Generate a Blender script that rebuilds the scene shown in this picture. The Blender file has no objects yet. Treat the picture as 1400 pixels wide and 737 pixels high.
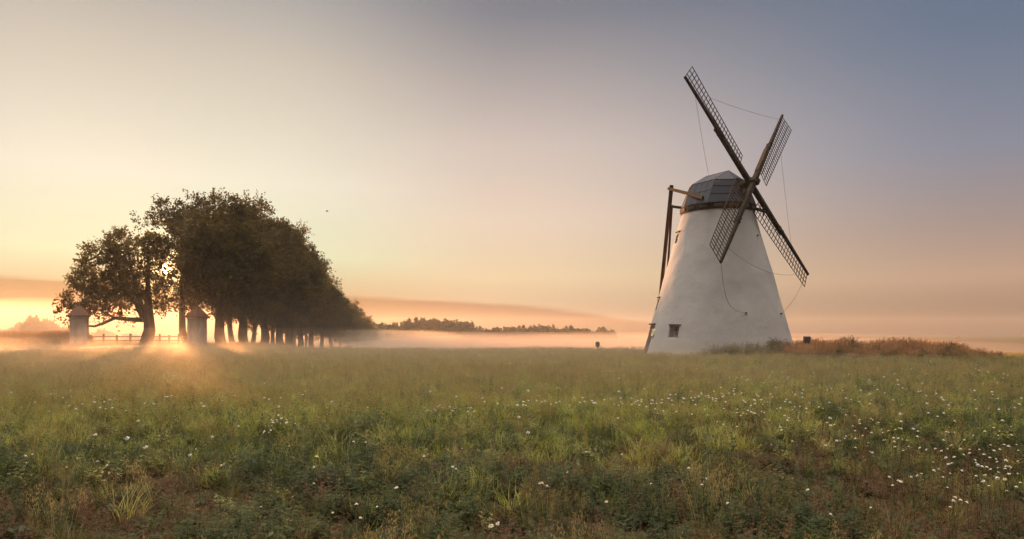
import bpy, math, random
import numpy as np
from mathutils import Vector, Matrix, Quaternion

PI = math.pi
R = math.radians
S = bpy.context.scene
COL = S.collection
rng = np.random.default_rng(7)
random.seed(7)

# ------------------------------------------------------------------ camera
EYE = 1.6
cam_d = bpy.data.cameras.new('camera')
cam = bpy.data.objects.new('camera', cam_d)
COL.objects.link(cam)
cam.location = (0, 0, EYE)
cam.rotation_euler = (R(90), 0, 0)
cam_d.lens = 24.0
cam_d.sensor_width = 36.0
cam_d.shift_y = 0.0596
cam_d.clip_start = 0.05
cam_d.clip_end = 9000
S.camera = cam

# ------------------------------------------------------------------ light
SUN_AZ = R(-26.9)          # clockwise from +Y
SUN_EL = R(4.6)
SD = Vector((math.sin(SUN_AZ) * math.cos(SUN_EL), math.cos(SUN_AZ) * math.cos(SUN_EL), math.sin(SUN_EL)))
sun_d = bpy.data.lights.new('sun', 'SUN')
sun_d.energy = 5.0
sun_d.angle = R(1.2)
sun_d.color = (1.0, 0.45, 0.175)
sun = bpy.data.objects.new('sun', sun_d)
COL.objects.link(sun)
sun.rotation_euler = (-SD).to_track_quat('-Z', 'Y').to_euler()
sun.location = SD * 300

S.view_settings.view_transform = 'Standard'
S.view_settings.look = 'None'
S.view_settings.exposure = 1.1
S.view_settings.gamma = 1.0
S.view_settings.use_curve_mapping = False
S.render.engine = 'CYCLES'
S.cycles.use_denoising = True
S.cycles.max_bounces = 8
S.cycles.diffuse_bounces = 3
S.cycles.transmission_bounces = 4
S.cycles.volume_bounces = 1
S.cycles.sample_clamp_indirect = 4.0


def lin(c):
    """sRGB 0..255 -> linear"""
    o = []
    for v in c:
        v = v / 255.0
        o.append(v / 12.92 if v <= 0.04045 else ((v + 0.055) / 1.055) ** 2.4)
    return tuple(o) + (1.0,)


class NT:
    """small helper to write node trees"""
    def __init__(self, tree):
        self.t = tree

    def n(self, kind, **kw):
        nd = self.t.nodes.new(kind)
        for k, v in kw.items():
            setattr(nd, k, v)
        return nd

    def l(self, a, b):
        self.t.links.new(a, b)

    def math(self, op, a, b=None, c=None, clamp=False):
        nd = self.n('ShaderNodeMath', operation=op, use_clamp=clamp)
        for i, v in enumerate((a, b, c)):
            if v is None:
                continue
            if isinstance(v, (int, float)):
                nd.inputs[i].default_value = v
            else:
                self.l(v, nd.inputs[i])
        return nd.outputs[0]

    def ramp(self, fac, stops, interp='LINEAR'):
        nd = self.n('ShaderNodeValToRGB')
        nd.color_ramp.interpolation = interp
        e = nd.color_ramp.elements
        while len(e) < len(stops):
            e.new(0.5)
        for i, (p, c) in enumerate(stops):
            e[i].position = p
            e[i].color = c if len(c) == 4 else tuple(c) + (1,)
        if fac is not None:
            self.l(fac, nd.inputs[0])
        return nd.outputs[0]

    def mix(self, fac, a, b, mode='MIX'):
        nd = self.n('ShaderNodeMix', data_type='RGBA', blend_type=mode)
        for sock, v in ((nd.inputs[0], fac), (nd.inputs[6], a), (nd.inputs[7], b)):
            if isinstance(v, (int, float)):
                sock.default_value = v
            elif isinstance(v, tuple):
                sock.default_value = v if len(v) == 4 else v + (1,)
            else:
                self.l(v, sock)
        return nd.outputs[2]

    def noise(self, scale, vec=None, detail=4, rough=0.55, dim='3D'):
        nd = self.n('ShaderNodeTexNoise', noise_dimensions=dim)
        nd.inputs['Scale'].default_value = scale
        nd.inputs['Detail'].default_value = detail
        nd.inputs['Roughness'].default_value = rough
        if vec is not None:
            self.l(vec, nd.inputs['Vector'])
        return nd.outputs[0]


# ------------------------------------------------------------------ sky
W = bpy.data.worlds.new('World')
S.world = W
W.use_nodes = True
W.node_tree.nodes.clear()
w = NT(W.node_tree)
out = w.n('ShaderNodeOutputWorld')
tc = w.n('ShaderNodeTexCoord')
sep = w.n('ShaderNodeSeparateXYZ')
w.l(tc.outputs['Generated'], sep.inputs[0])
dx, dy, dz = sep.outputs
hlen = w.math('SQRT', w.math('ADD', w.math('MULTIPLY', dx, dx), w.math('MULTIPLY', dy, dy)))
hlen = w.math('MAXIMUM', hlen, 1e-4)
ca = w.math('DIVIDE', w.math('ADD', w.math('MULTIPLY', dx, math.sin(SUN_AZ)), w.math('MULTIPLY', dy, math.cos(SUN_AZ))), hlen)
azd = w.math('ARCCOSINE', w.math('MINIMUM', w.math('MAXIMUM', ca, -1.0), 1.0))       # azimuth away from the sun
azd = w.math('MULTIPLY', azd, 180 / PI)
zz = w.math('MAXIMUM', dz, 0.0)
# added zenith glow, out of view, to light the meadow; strongest on the sun's side
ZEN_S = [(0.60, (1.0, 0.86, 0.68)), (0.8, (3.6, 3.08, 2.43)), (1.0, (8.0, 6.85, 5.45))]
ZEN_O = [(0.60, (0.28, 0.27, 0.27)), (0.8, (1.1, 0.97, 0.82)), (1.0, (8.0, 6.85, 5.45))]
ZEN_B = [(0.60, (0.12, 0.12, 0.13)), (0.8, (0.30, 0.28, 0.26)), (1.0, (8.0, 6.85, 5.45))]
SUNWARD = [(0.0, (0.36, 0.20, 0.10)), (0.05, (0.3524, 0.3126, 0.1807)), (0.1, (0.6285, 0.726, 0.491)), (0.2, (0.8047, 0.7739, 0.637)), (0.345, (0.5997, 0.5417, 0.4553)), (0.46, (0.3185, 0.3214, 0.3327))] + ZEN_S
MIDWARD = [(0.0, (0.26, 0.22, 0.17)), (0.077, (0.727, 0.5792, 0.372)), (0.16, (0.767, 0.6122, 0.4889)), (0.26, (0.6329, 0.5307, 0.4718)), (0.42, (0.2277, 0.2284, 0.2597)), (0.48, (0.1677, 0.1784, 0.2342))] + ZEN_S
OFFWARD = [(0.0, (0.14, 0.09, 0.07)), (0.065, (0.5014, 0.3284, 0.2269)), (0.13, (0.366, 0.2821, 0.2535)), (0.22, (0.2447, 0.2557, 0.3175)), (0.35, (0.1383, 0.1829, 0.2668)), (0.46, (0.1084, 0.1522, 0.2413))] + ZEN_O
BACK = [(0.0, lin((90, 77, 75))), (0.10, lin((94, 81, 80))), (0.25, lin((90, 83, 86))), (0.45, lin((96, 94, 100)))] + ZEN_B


def sstep(v, a, b):
    nd = w.n('ShaderNodeMapRange', interpolation_type='SMOOTHSTEP')
    nd.inputs[1].default_value = a
    nd.inputs[2].default_value = b
    w.l(v, nd.inputs[0])
    return nd.outputs[0]


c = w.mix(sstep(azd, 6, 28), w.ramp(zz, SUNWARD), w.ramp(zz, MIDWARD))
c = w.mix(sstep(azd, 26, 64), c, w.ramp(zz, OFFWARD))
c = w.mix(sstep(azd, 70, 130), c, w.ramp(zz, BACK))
# low bank of stratus: upper edge sinks from the sun side towards the mill
az = w.math('ARCTAN2', dx, dy)
azn = w.math('ADD', w.math('MULTIPLY', az, 1 / 1.6), 0.5)      # -0.8..0.8 rad -> 0..1
fc = w.n('ShaderNodeFloatCurve')
cv = fc.mapping.curves[0]
pts = [(0.0, 0.72), (0.10, 0.66), (0.36, 0.50), (0.46, 0.44), (0.545, 0.33), (0.595, 0.20), (0.66, 0.02)]
cv.points[0].location = pts[0]
cv.points[1].location = pts[-1]
for p in pts[1:-1]:
    cv.points.new(*p)
fc.mapping.update()
w.l(azn, fc.inputs['Value'])
comb = w.n('ShaderNodeCombineXYZ')
w.l(w.math('MULTIPLY', az, 5.0), comb.inputs[0])
w.l(w.math('MULTIPLY', dz, 70.0), comb.inputs[1])
nz = w.noise(1.0, comb.outputs[0], 5, 0.6)
edge = w.math('MULTIPLY', fc.outputs[0], 0.1)
dd = w.math('SUBTRACT', w.math('ADD', edge, w.math('MULTIPLY', w.math('SUBTRACT', nz, 0.5), 0.016)), dz)
cm = sstep(dd, -0.002, 0.007)
low = sstep(dd, 0.0, 0.05)
cmf = w.math('MULTIPLY', cm, w.math('SUBTRACT', 1.0, w.math('MULTIPLY', low, 0.25)))
c = w.mix(w.math('MULTIPLY', cmf, 1.0), c, w.mix(1.0, c, (0.46, 0.36, 0.36), 'MULTIPLY'))
# thin streaks
comb2 = w.n('ShaderNodeCombineXYZ')
w.l(w.math('MULTIPLY', az, 4.0), comb2.inputs[0])
w.l(w.math('MULTIPLY', dz, 46.0), comb2.inputs[1])
comb2.inputs[2].default_value = 3.7
st = w.noise(1.0, comb2.outputs[0], 6, 0.55)
stm = w.math('MULTIPLY', sstep(st, 0.45, 0.8), w.math('SUBTRACT', 1.0, sstep(dz, 0.04, 0.2)))
c = w.mix(w.math('MULTIPLY', stm, 0.22), c, w.mix(1.0, c, (1.10, 1.02, 0.98), 'MULTIPLY'))
# circumsolar glow and the disc itself
dotn = w.n('ShaderNodeVectorMath', operation='DOT_PRODUCT')
w.l(tc.outputs['Generated'], dotn.inputs[0])
dotn.inputs[1].default_value = SD
cs = w.math('MAXIMUM', dotn.outputs['Value'], 0.0)
g1 = w.math('MULTIPLY', w.math('POWER', cs, 120.0), 0.06)
g2 = w.math('MULTIPLY', w.math('POWER', cs, 2200.0), 1.9)
disc = w.math('MULTIPLY', sstep(cs, math.cos(R(0.40)), math.cos(R(0.24))), 30.0)
glow = w.math('ADD', w.math('ADD', g1, g2), disc)
gc = w.mix(1.0, (1.0, 0.62, 0.22), (1, 1, 1), 'MULTIPLY')
gv = w.n('ShaderNodeVectorMath', operation='SCALE')
w.l(gc, gv.inputs[0])
w.l(glow, gv.inputs['Scale'])
c = w.mix(1.0, c, gv.outputs[0], 'ADD')
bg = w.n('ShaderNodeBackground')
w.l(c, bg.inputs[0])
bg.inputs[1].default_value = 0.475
sky = w.n('ShaderNodeTexSky', sky_type='NISHITA')
sky.sun_disc = False
sky.sun_elevation = SUN_EL
sky.sun_rotation = SUN_AZ
sky.dust_density = 3.0
bg2 = w.n('ShaderNodeBackground')
w.l(sky.outputs[0], bg2.inputs[0])
bg2.inputs[1].default_value = 0.05
mx = w.n('ShaderNodeMixShader')
mx.inputs[0].default_value = 0.975
w.l(bg2.outputs[0], mx.inputs[1])
w.l(bg.outputs[0], mx.inputs[2])
w.l(mx.outputs[0], out.inputs[0])


# ------------------------------------------------------------------ materials
def new_mat(name):
    m = bpy.data.materials.new(name)
    m.use_nodes = True
    m.node_tree.nodes.clear()
    t = NT(m.node_tree)
    o = t.n('ShaderNodeOutputMaterial')
    return m, t, o


def principled(t, color=None, rough=0.8, metal=0.0, spec=0.3):
    b = t.n('ShaderNodeBsdfPrincipled')
    if color is not None:
        if isinstance(color, tuple):
            b.inputs['Base Color'].default_value = color if len(color) == 4 else color + (1,)
        else:
            t.l(color, b.inputs['Base Color'])
    if isinstance(rough, (int, float)):
        b.inputs['Roughness'].default_value = rough
    else:
        t.l(rough, b.inputs['Roughness'])
    b.inputs['Metallic'].default_value = metal
    b.inputs['Specular IOR Level'].default_value = spec
    return b


def bump(t, b, h, strength=0.3, dist=0.02):
    nd = t.n('ShaderNodeBump')
    nd.inputs['Strength'].default_value = strength
    nd.inputs['Distance'].default_value = dist
    t.l(h, nd.inputs['Height'])
    t.l(nd.outputs[0], b.inputs['Normal'])


def mat_mottled(name, c1, c2, scale, rough=0.85, bs=0.3, bd=0.02, bscale=None, metal=0.0, spec=0.3, stretch=(1, 1, 1)):
    m, t, o = new_mat(name)
    tcn = t.n('ShaderNodeTexCoord')
    mp = t.n('ShaderNodeMapping')
    mp.inputs['Scale'].default_value = stretch
    t.l(tcn.outputs['Object'], mp.inputs[0])
    nz_ = t.noise(scale, mp.outputs[0], 6, 0.6)
    col = t.ramp(nz_, [(0.3, c1), (0.7, c2)])
    b = principled(t, col, rough, metal, spec)
    bump(t, b, t.noise(bscale or scale * 4, mp.outputs[0], 5, 0.6), bs, bd)
    t.l(b.outputs[0], o.inputs[0])
    return m


def mat_leaf(name, stops, trans=0.35, rnd=True, scale=0.8, rough=0.6):
    """leaf: diffuse + gloss + translucence, hue varied per instance and by noise in place"""
    m, t, o = new_mat(name)
    tcn = t.n('ShaderNodeTexCoord')
    oi = t.n('ShaderNodeObjectInfo')
    geo = t.n('ShaderNodeNewGeometry')
    f = t.noise(scale, tcn.outputs['Object'], 3, 0.6)
    f = t.math('ADD', t.math('MULTIPLY', f, 0.5), t.math('MULTIPLY', geo.outputs['Random Per Island'], 0.4))
    if rnd:
        f = t.math('ADD', t.math('MULTIPLY', f, 0.55), t.math('MULTIPLY', oi.outputs['Random'], 0.5))
    col = t.ramp(f, stops)
    b = principled(t, col, rough, 0, 0.25)
    tr = t.n('ShaderNodeBsdfTranslucent')
    t.l(t.mix(1.0, col, (1.25, 1.15, 0.6), 'MULTIPLY'), tr.inputs[0])
    ms = t.n('ShaderNodeMixShader')
    ms.inputs[0].default_value = trans
    t.l(b.outputs[0], ms.inputs[1])
    t.l(tr.outputs[0], ms.inputs[2])
    t.l(ms.outputs[0], o.inputs[0])
    return m


M = {}
M['bark'] = mat_mottled('bark', (0.045, 0.033, 0.024), (0.11, 0.085, 0.062), 3.0, 0.95, 0.8, 0.05, 9, stretch=(1, 1, 0.25))
M['leaf'] = mat_leaf('leaf', [(0.2, (0.046, 0.036, 0.015)), (0.5, (0.090, 0.066, 0.026)), (0.8, (0.155, 0.108, 0.040))], 0.5, scale=0.4)
M['leaf_far'] = mat_leaf('leaf_far', [(0.2, (0.03, 0.038, 0.014)), (0.8, (0.065, 0.068, 0.026))], 0.2, scale=0.2)
M['wood'] = mat_mottled('weathered_wood', (0.022, 0.017, 0.015), (0.055, 0.042, 0.036), 5.0, 0.85, 0.5, 0.01, 30, stretch=(1, 1, 0.2), spec=0.06)
M['wood_warm'] = mat_mottled('brown_wood', (0.045, 0.027, 0.019), (0.095, 0.055, 0.037), 5.0, 0.8, 0.5, 0.01, 30, stretch=(1, 1, 0.2), spec=0.06)
M['fence_wood'] = mat_mottled('fence_wood', (0.10, 0.08, 0.06), (0.20, 0.16, 0.12), 5.0, 0.9, 0.5, 0.01, 30)
M['curb'] = mat_mottled('curb_wood', (0.028, 0.018, 0.015), (0.06, 0.04, 0.032), 4.0, 0.85, 0.4, 0.01, 20, spec=0.06)
M['curb_panel'] = mat_mottled('curb_panel', (0.07, 0.056, 0.05), (0.11, 0.09, 0.08), 4.0, 0.85, 0.3, 0.01)
M['dark'] = mat_mottled('dark_opening', (0.012, 0.011, 0.011), (0.03, 0.027, 0.026), 3.0, 0.9)
M['rope'] = mat_mottled('rope', (0.12, 0.10, 0.09), (0.20, 0.165, 0.14), 8.0, 0.9)
M['glass'] = mat_mottled('window_glass', (0.03, 0.03, 0.032), (0.06, 0.055, 0.055), 2.0, 0.12, 0.02, 0.002, spec=0.5)
M['frame'] = mat_mottled('window_frame_paint', (0.15, 0.12, 0.10), (0.24, 0.20, 0.17), 6.0, 0.7)
M['door'] = mat_mottled('door_boards', (0.20, 0.10, 0.05), (0.30, 0.16, 0.08), 4.0, 0.7, stretch=(6, 6, 0.5))
M['concrete'] = mat_mottled('concrete', (0.24, 0.20, 0.18), (0.36, 0.31, 0.28), 5.0, 0.95, 0.5, 0.02)
M['plaque'] = mat_mottled('plaque_enamel', (0.72, 0.68, 0.50), (0.82, 0.78, 0.62), 3.0, 0.5, 0.05, 0.003)
M['metal_dark'] = mat_mottled('dark_painted_metal', (0.03, 0.028, 0.028), (0.06, 0.055, 0.052), 6.0, 0.5, 0.1, 0.003)
M['lens'] = mat_mottled('lamp_lens', (0.18, 0.18, 0.20), (0.28, 0.28, 0.30), 3.0, 0.15, 0.05, 0.002, spec=0.5)
M['roof_tile'] = mat_mottled('clay_tile', (0.085, 0.040, 0.028), (0.15, 0.070, 0.048), 6.0, 0.85, 0.6, 0.02, 12)
M['post_plaster'] = mat_mottled('post_plaster', (0.33, 0.28, 0.26), (0.62, 0.57, 0.54), 1.3, 0.95, 0.6, 0.02, 7, stretch=(1, 1, 0.45))
M['sack'] = mat_mottled('canvas_cover', (0.16, 0.14, 0.13), (0.24, 0.21, 0.19), 5.0, 0.9)
M['bird'] = mat_mottled('bird_feathers', (0.04, 0.035, 0.03), (0.08, 0.07, 0.06), 20.0, 0.9)


def build_plaster():
    m, t, o = new_mat('lime_plaster')
    tcn = t.n('ShaderNodeTexCoord')
    p = tcn.outputs['Object']
    a = t.noise(0.55, p, 6, 0.65)
    mp = t.n('ShaderNodeMapping')
    mp.inputs['Scale'].default_value = (1.6, 1.6, 0.22)
    t.l(p, mp.inputs[0])
    streak = t.noise(1.5, mp.outputs[0], 5, 0.6)
    col = t.ramp(a, [(0.25, (0.36, 0.355, 0.375)), (0.55, (0.41, 0.405, 0.43)), (0.8, (0.45, 0.445, 0.465))])
    col = t.mix(t.math('MULTIPLY', t.ramp(streak, [(0.52, (0, 0, 0)), (0.75, (1, 1, 1))]), 0.16), col, (0.40, 0.37, 0.36))
    # splash dirt close to the ground
    sp = t.n('ShaderNodeSeparateXYZ')
    t.l(p, sp.inputs[0])
    d = t.math('ADD', sp.outputs[2], t.math('MULTIPLY', t.noise(1.7, p, 4, 0.6), -1.3))
    dirt = t.ramp(d, [(0.0, (1, 1, 1)), (0.35, (0, 0, 0))])
    col = t.mix(t.math('MULTIPLY', dirt, 0.35), col, (0.34, 0.33, 0.27))
    b = principled(t, col, 0.95, 0, 0.2)
    # courses of rough stone under the limewash
    br = t.math('ADD', t.math('MULTIPLY', t.noise(2.2, p, 5, 0.6), 0.7), t.math('MULTIPLY', t.noise(14, p, 4, 0.6), 0.3))
    bump(t, b, br, 0.42, 0.08)
    t.l(b.outputs[0], o.inputs[0])
    return m


M['plaster'] = build_plaster()


def build_zinc():
    m, t, o = new_mat('zinc_sheet')
    tcn = t.n('ShaderNodeTexCoord')
    p = tcn.outputs['Object']
    geo = t.n('ShaderNodeNewGeometry')
    a = t.noise(1.6, p, 6, 0.65)
    col = t.ramp(t.math('ADD', t.math('MULTIPLY', a, 0.6), t.math('MULTIPLY', geo.outputs['Random Per Island'], 0.4)),
                 [(0.25, (0.038, 0.046, 0.068)), (0.5, (0.057, 0.067, 0.094)), (0.75, (0.082, 0.091, 0.118))])
    rust = t.ramp(t.noise(0.8, p, 4, 0.6), [(0.56, (0, 0, 0)), (0.66, (1, 1, 1))])
    col = t.mix(t.math('MULTIPLY', rust, 0.35), col, (0.20, 0.11, 0.08))
    b = principled(t, col, t.ramp(a, [(0.3, (0.6, 0.6, 0.6)), (0.7, (0.75, 0.75, 0.75))]), 0.15, 0.12)
    bump(t, b, t.noise(3, p, 3, 0.5), 0.25, 0.03)
    t.l(b.outputs[0], o.inputs[0])
    return m


M['zinc'] = build_zinc()
M['seam'] = mat_mottled('zinc_seam', (0.02, 0.023, 0.03), (0.035, 0.04, 0.05), 4.0, 0.5, 0.1, 0.004, metal=0.5)


def build_ground():
    m, t, o = new_mat('meadow_soil')
    tcn = t.n('ShaderNodeTexCoord')
    p = tcn.outputs['Object']
    a = t.noise(0.16, p, 6, 0.6)
    b_ = t.noise(2.4, p, 6, 0.65)
    c_ = t.noise(30, p, 3, 0.7)
    col = t.ramp(b_, [(0.25, (0.020, 0.018, 0.009)), (0.5, (0.038, 0.036, 0.015)), (0.75, (0.062, 0.054, 0.024))])
    col = t.mix(t.ramp(a, [(0.42, (0, 0, 0)), (0.68, (0.7, 0.7, 0.7))]), col, (0.105, 0.066, 0.036))
    col = t.mix(0.5, col, t.mix(1.0, col, t.ramp(c_, [(0.3, (0.4, 0.4, 0.4)), (0.7, (1.5, 1.5, 1.5))]), 'MULTIPLY'))
    b = principled(t, col, 1.0, 0, 0.1)
    bump(t, b, c_, 0.8, 0.06)
    t.l(b.outputs[0], o.inputs[0])
    return m


M['ground'] = build_ground()
M['road'] = mat_mottled('gravel_track', (0.22, 0.165, 0.13), (0.33, 0.26, 0.21), 1.2, 1.0, 0.8, 0.03, 18)

GREENS = [(0.12, (0.013, 0.022, 0.006)), (0.42, (0.030, 0.047, 0.012)), (0.66, (0.062, 0.080, 0.020)), (0.92, (0.125, 0.125, 0.038))]
M['weed'] = mat_leaf('weed_leaf', GREENS, 0.25, scale=3)
M['grass'] = mat_leaf('grass_blade', [(0.12, (0.030, 0.045, 0.012)), (0.5, (0.070, 0.088, 0.024)), (0.9, (0.16, 0.15, 0.05))], 0.35, scale=3)
M['dry'] = mat_leaf('dry_stalk', [(0.12, (0.065, 0.028, 0.014)), (0.5, (0.115, 0.054, 0.026)), (0.9, (0.20, 0.115, 0.06))], 0.25, scale=3)
M['broad'] = mat_leaf('broad_leaf', [(0.1, (0.022, 0.036, 0.014)), (0.9, (0.05, 0.068, 0.028))], 0.25, scale=4)
M['straw'] = mat_leaf('straw_grass', [(0.12, (0.20, 0.18, 0.08)), (0.5, (0.33, 0.265, 0.135)), (0.9, (0.46, 0.36, 0.20))], 0.4, scale=3)
M['light_weed'] = mat_leaf('light_weed_leaf', [(0.12, (0.07, 0.09, 0.026)), (0.5, (0.17, 0.18, 0.052)), (0.9, (0.36, 0.31, 0.12))], 0.4, scale=3)  # lightened copy of the weed leaf, keeps the mid field bright by colour
M['brightened_grass'] = mat_leaf('brightened_grass_blade', [(0.12, (0.20, 0.245, 0.062)), (0.5, (0.325, 0.35, 0.10)), (0.9, (0.50, 0.44, 0.18))], 0.45, scale=3)  # grass lightened to carry the far field's brightness in its colour
M['rust_grass'] = mat_leaf('russet_grass', [(0.15, (0.19, 0.12, 0.065)), (0.5, (0.38, 0.205, 0.12)), (0.85, (0.52, 0.31, 0.19))], 0.45, scale=3)
M['petal'] = mat_mottled('petal', (0.50, 0.49, 0.46), (0.66, 0.65, 0.62), 40.0, 0.8)
M['disc'] = mat_mottled('flower_disc', (0.55, 0.30, 0.03), (0.65, 0.40, 0.05), 60.0, 0.9)
M['stem'] = mat_mottled('flower_stem', (0.06, 0.075, 0.025), (0.10, 0.11, 0.04), 20.0, 0.8)


def vol_mat(name, density, color, aniso):
    m, t, o = new_mat(name)
    v = t.n('ShaderNodeVolumePrincipled')
    v.inputs['Color'].default_value = color + (1,)
    v.inputs['Density'].default_value = density
    v.inputs['Anisotropy'].default_value = aniso
    t.l(v.outputs[0], o.inputs['Volume'])
    return m


# ------------------------------------------------------------------ mesh helpers
class MB:
    """collects vertices and faces, then links them as ONE mesh object"""
    def __init__(self):
        self.v = []
        self.f = []
        self.mi = []
        self.n = 0

    def add(self, verts, faces, mi=0):
        verts = np.asarray(verts, float)
        self.v.append(verts)
        o_ = self.n
        for f_ in faces:
            self.f.append(tuple(int(i) + o_ for i in f_))
            self.mi.append(mi)
        self.n += len(verts)

    def box(self, c, s, ax=None, mi=0):
        c = np.asarray(c, float)
        s = np.asarray(s, float) / 2
        ax = np.eye(3) if ax is None else np.asarray(ax, float)
        vs = [c + ax.T @ (np.array(q) * s) for q in ((-1, -1, -1), (1, -1, -1), (1, 1, -1), (-1, 1, -1), (-1, -1, 1), (1, -1, 1), (1, 1, 1), (-1, 1, 1))]
        self.add(vs, [(0, 3, 2, 1), (4, 5, 6, 7), (0, 1, 5, 4), (1, 2, 6, 5), (2, 3, 7, 6), (3, 0, 4, 7)], mi)

    def beam(self, a, b, w0, h0, up=(0, 0, 1), w1=None, h1=None, mi=0):
        a = np.asarray(a, float)
        b = np.asarray(b, float)
        d = (b - a) / np.linalg.norm(b - a)
        up = np.asarray(up, float)
        x = np.cross(d, up)
        if np.linalg.norm(x) < 1e-4:
            x = np.cross(d, (1, 0, 0))
        x /= np.linalg.norm(x)
        z = np.cross(x, d)
        w1 = w0 if w1 is None else w1
        h1 = h0 if h1 is None else h1
        vs = []
        for p, ww, hh in ((a, w0, h0), (b, w1, h1)):
            for sx, sz in ((-1, -1), (1, -1), (1, 1), (-1, 1)):
                vs.append(p + x * sx * ww / 2 + z * sz * hh / 2)
        self.add(vs, [(0, 1, 2, 3), (7, 6, 5, 4), (0, 4, 5, 1), (1, 5, 6, 2), (2, 6, 7, 3), (3, 7, 4, 0)], mi)

    def tube(self, pts, rad, n=6, mi=0, cap=True):
        pts = [np.asarray(p, float) for p in pts]
        k = len(pts)
        if isinstance(rad, (int, float)):
            rad = [rad] * k
        vs = []
        ref = np.array((0.31, 0.52, 0.79))
        for i, p in enumerate(pts):
            d = pts[min(i + 1, k - 1)] - pts[max(i - 1, 0)]
            d = d / (np.linalg.norm(d) + 1e-9)
            x = np.cross(d, ref)
            x /= np.linalg.norm(x) + 1e-9
            y = np.cross(d, x)
            for j in range(n):
                a = 2 * PI * j / n
                vs.append(p + (x * math.cos(a) + y * math.sin(a)) * rad[i])
        fs = []
        for i in range(k - 1):
            for j in range(n):
                j2 = (j + 1) % n
                fs.append((i * n + j, i * n + j2, (i + 1) * n + j2, (i + 1) * n + j))
        if cap:
            fs.append(tuple(range(n))[::-1])
            fs.append(tuple((k - 1) * n + j for j in range(n)))
        self.add(vs, fs, mi)

    def quads(self, arr, mi=0):
        """arr n x 4 x 3"""
        arr = np.asarray(arr, float)
        n = len(arr)
        self.v.append(arr.reshape(-1, 3))
        o_ = self.n
        idx = (np.arange(n * 4) + o_).reshape(-1, 4)
        self.f.extend(map(tuple, idx.tolist()))
        self.mi.extend([mi] * n)
        self.n += n * 4

    def mesh(self, name, mats, smooth=False):
        me = bpy.data.meshes.new(name)
        v = np.concatenate(self.v) if self.v else np.zeros((0, 3))
        me.from_pydata(v.tolist(), [], self.f)
        for m_ in (mats if isinstance(mats, (list, tuple)) else [mats]):
            me.materials.append(m_)
        me.polygons.foreach_set('material_index', self.mi)
        if smooth:
            me.polygons.foreach_set('use_smooth', [True] * len(self.f))
        me.update()
        return me

    def build(self, name, mats, parent=None, loc=None, smooth=False):
        o_ = bpy.data.objects.new(name, self.mesh(name, mats, smooth))
        COL.objects.link(o_)
        if parent is not None:
            o_.parent = parent
        if loc is not None:
            o_.location = loc
        return o_


def tag(o_, label=None, cat=None, group=None, kind=None):
    if label:
        o_['label'] = label
    if cat:
        o_['category'] = cat
    if group:
        o_['group'] = group
    if kind:
        o_['kind'] = kind
    return o_


def empty(name, loc, label, cat, group=None, rz=0.0):
    o_ = bpy.data.objects.new(name, None)
    COL.objects.link(o_)
    o_.location = loc
    o_.rotation_euler = (0, 0, rz)
    o_.empty_display_size = 0.3
    return tag(o_, label, cat, group)


def copy_tree(root, kids):
    r_ = root.copy()
    COL.objects.link(r_)
    for ch in kids:
        c_ = ch.copy()
        COL.objects.link(c_)
        c_.parent = r_
    return r_


def smooth01(a, b, x):
    t_ = np.clip((np.asarray(x, float) - a) / (b - a), 0, 1)
    return t_ * t_ * (3 - 2 * t_)


# value noise on a lattice, for the lie of the land and the plant patches
_tab = np.random.default_rng(3).random((256, 256))


def vnoise(x, y, s):
    x = np.asarray(x, float) / s + 1000
    y = np.asarray(y, float) / s + 1000
    xi = np.floor(x).astype(int)
    yi = np.floor(y).astype(int)
    fx = x - xi
    fy = y - yi
    fx = fx * fx * (3 - 2 * fx)
    fy = fy * fy * (3 - 2 * fy)
    g = lambda i, j: _tab[i % 256, j % 256]
    return (g(xi, yi) * (1 - fx) + g(xi + 1, yi) * fx) * (1 - fy) + (g(xi, yi + 1) * (1 - fx) + g(xi + 1, yi + 1) * fx) * fy


def fbm(x, y, s):
    return (vnoise(x, y, s) + 0.5 * vnoise(x + 31, y + 17, s / 2) + 0.25 * vnoise(x + 5, y + 71, s / 4)) / 1.75


def ground_z(x, y):
    x = np.asarray(x, float)
    y = np.asarray(y, float)
    crest = 51 + 32 * smooth01(-16, -36, x) - 13 * smooth01(17.5, 27, x) + 3 * smooth01(8, 13, x) * smooth01(22, 18, x)
    t_ = np.maximum(y - crest, 0)
    drop = -0.052 * (np.sqrt(t_ * t_ + 49) - 7)
    drop = np.maximum(drop, -7.5 + 0.4 * np.sin(x * 0.01))
    und = (fbm(x, y, 9.0) - 0.5) * 0.22 + (fbm(x + 50, y, 2.2) - 0.5) * 0.10
    near_mill = 1 - smooth01(3, 9, np.hypot(x - 13.55, y - 45))
    return drop + und * (1 - near_mill) * smooth01(400, 60, np.hypot(x, y))


def gz(x, y):
    return float(ground_z(x, y))


def at(px, Y, py=None):
    """point at depth Y seen at photo column px (and row py)"""
    x = (px - 700) / 933.33 * Y
    if py is None:
        return np.array((x, Y, gz(x, Y)))
    return np.array((x, Y, EYE + (452 - py) / 933.33 * Y))


# ------------------------------------------------------------------ the land
def build_ground_sheet():
    u = np.linspace(-1, 1, 300)
    xs = np.sinh(u * 4.6) / np.sinh(4.6) * 1100
    v = np.linspace(0, 1, 330)
    ys = -40 + np.sinh(v * 4.4) / np.sinh(4.4) * 1240
    X, Y = np.meshgrid(xs, ys)
    Z = ground_z(X, Y)
    nx, ny = len(xs), len(ys)
    verts = np.stack([X, Y, Z], -1).reshape(-1, 3)
    i = (np.arange(ny - 1)[:, None] * nx + np.arange(nx - 1)[None, :]).ravel()
    faces = np.stack([i, i + 1, i + nx + 1, i + nx], 1)
    mb = MB()
    mb.add(verts, faces)
    o_ = mb.build('ground', M['ground'], smooth=True)
    o_['kind'] = 'structure'


build_ground_sheet()


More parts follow.
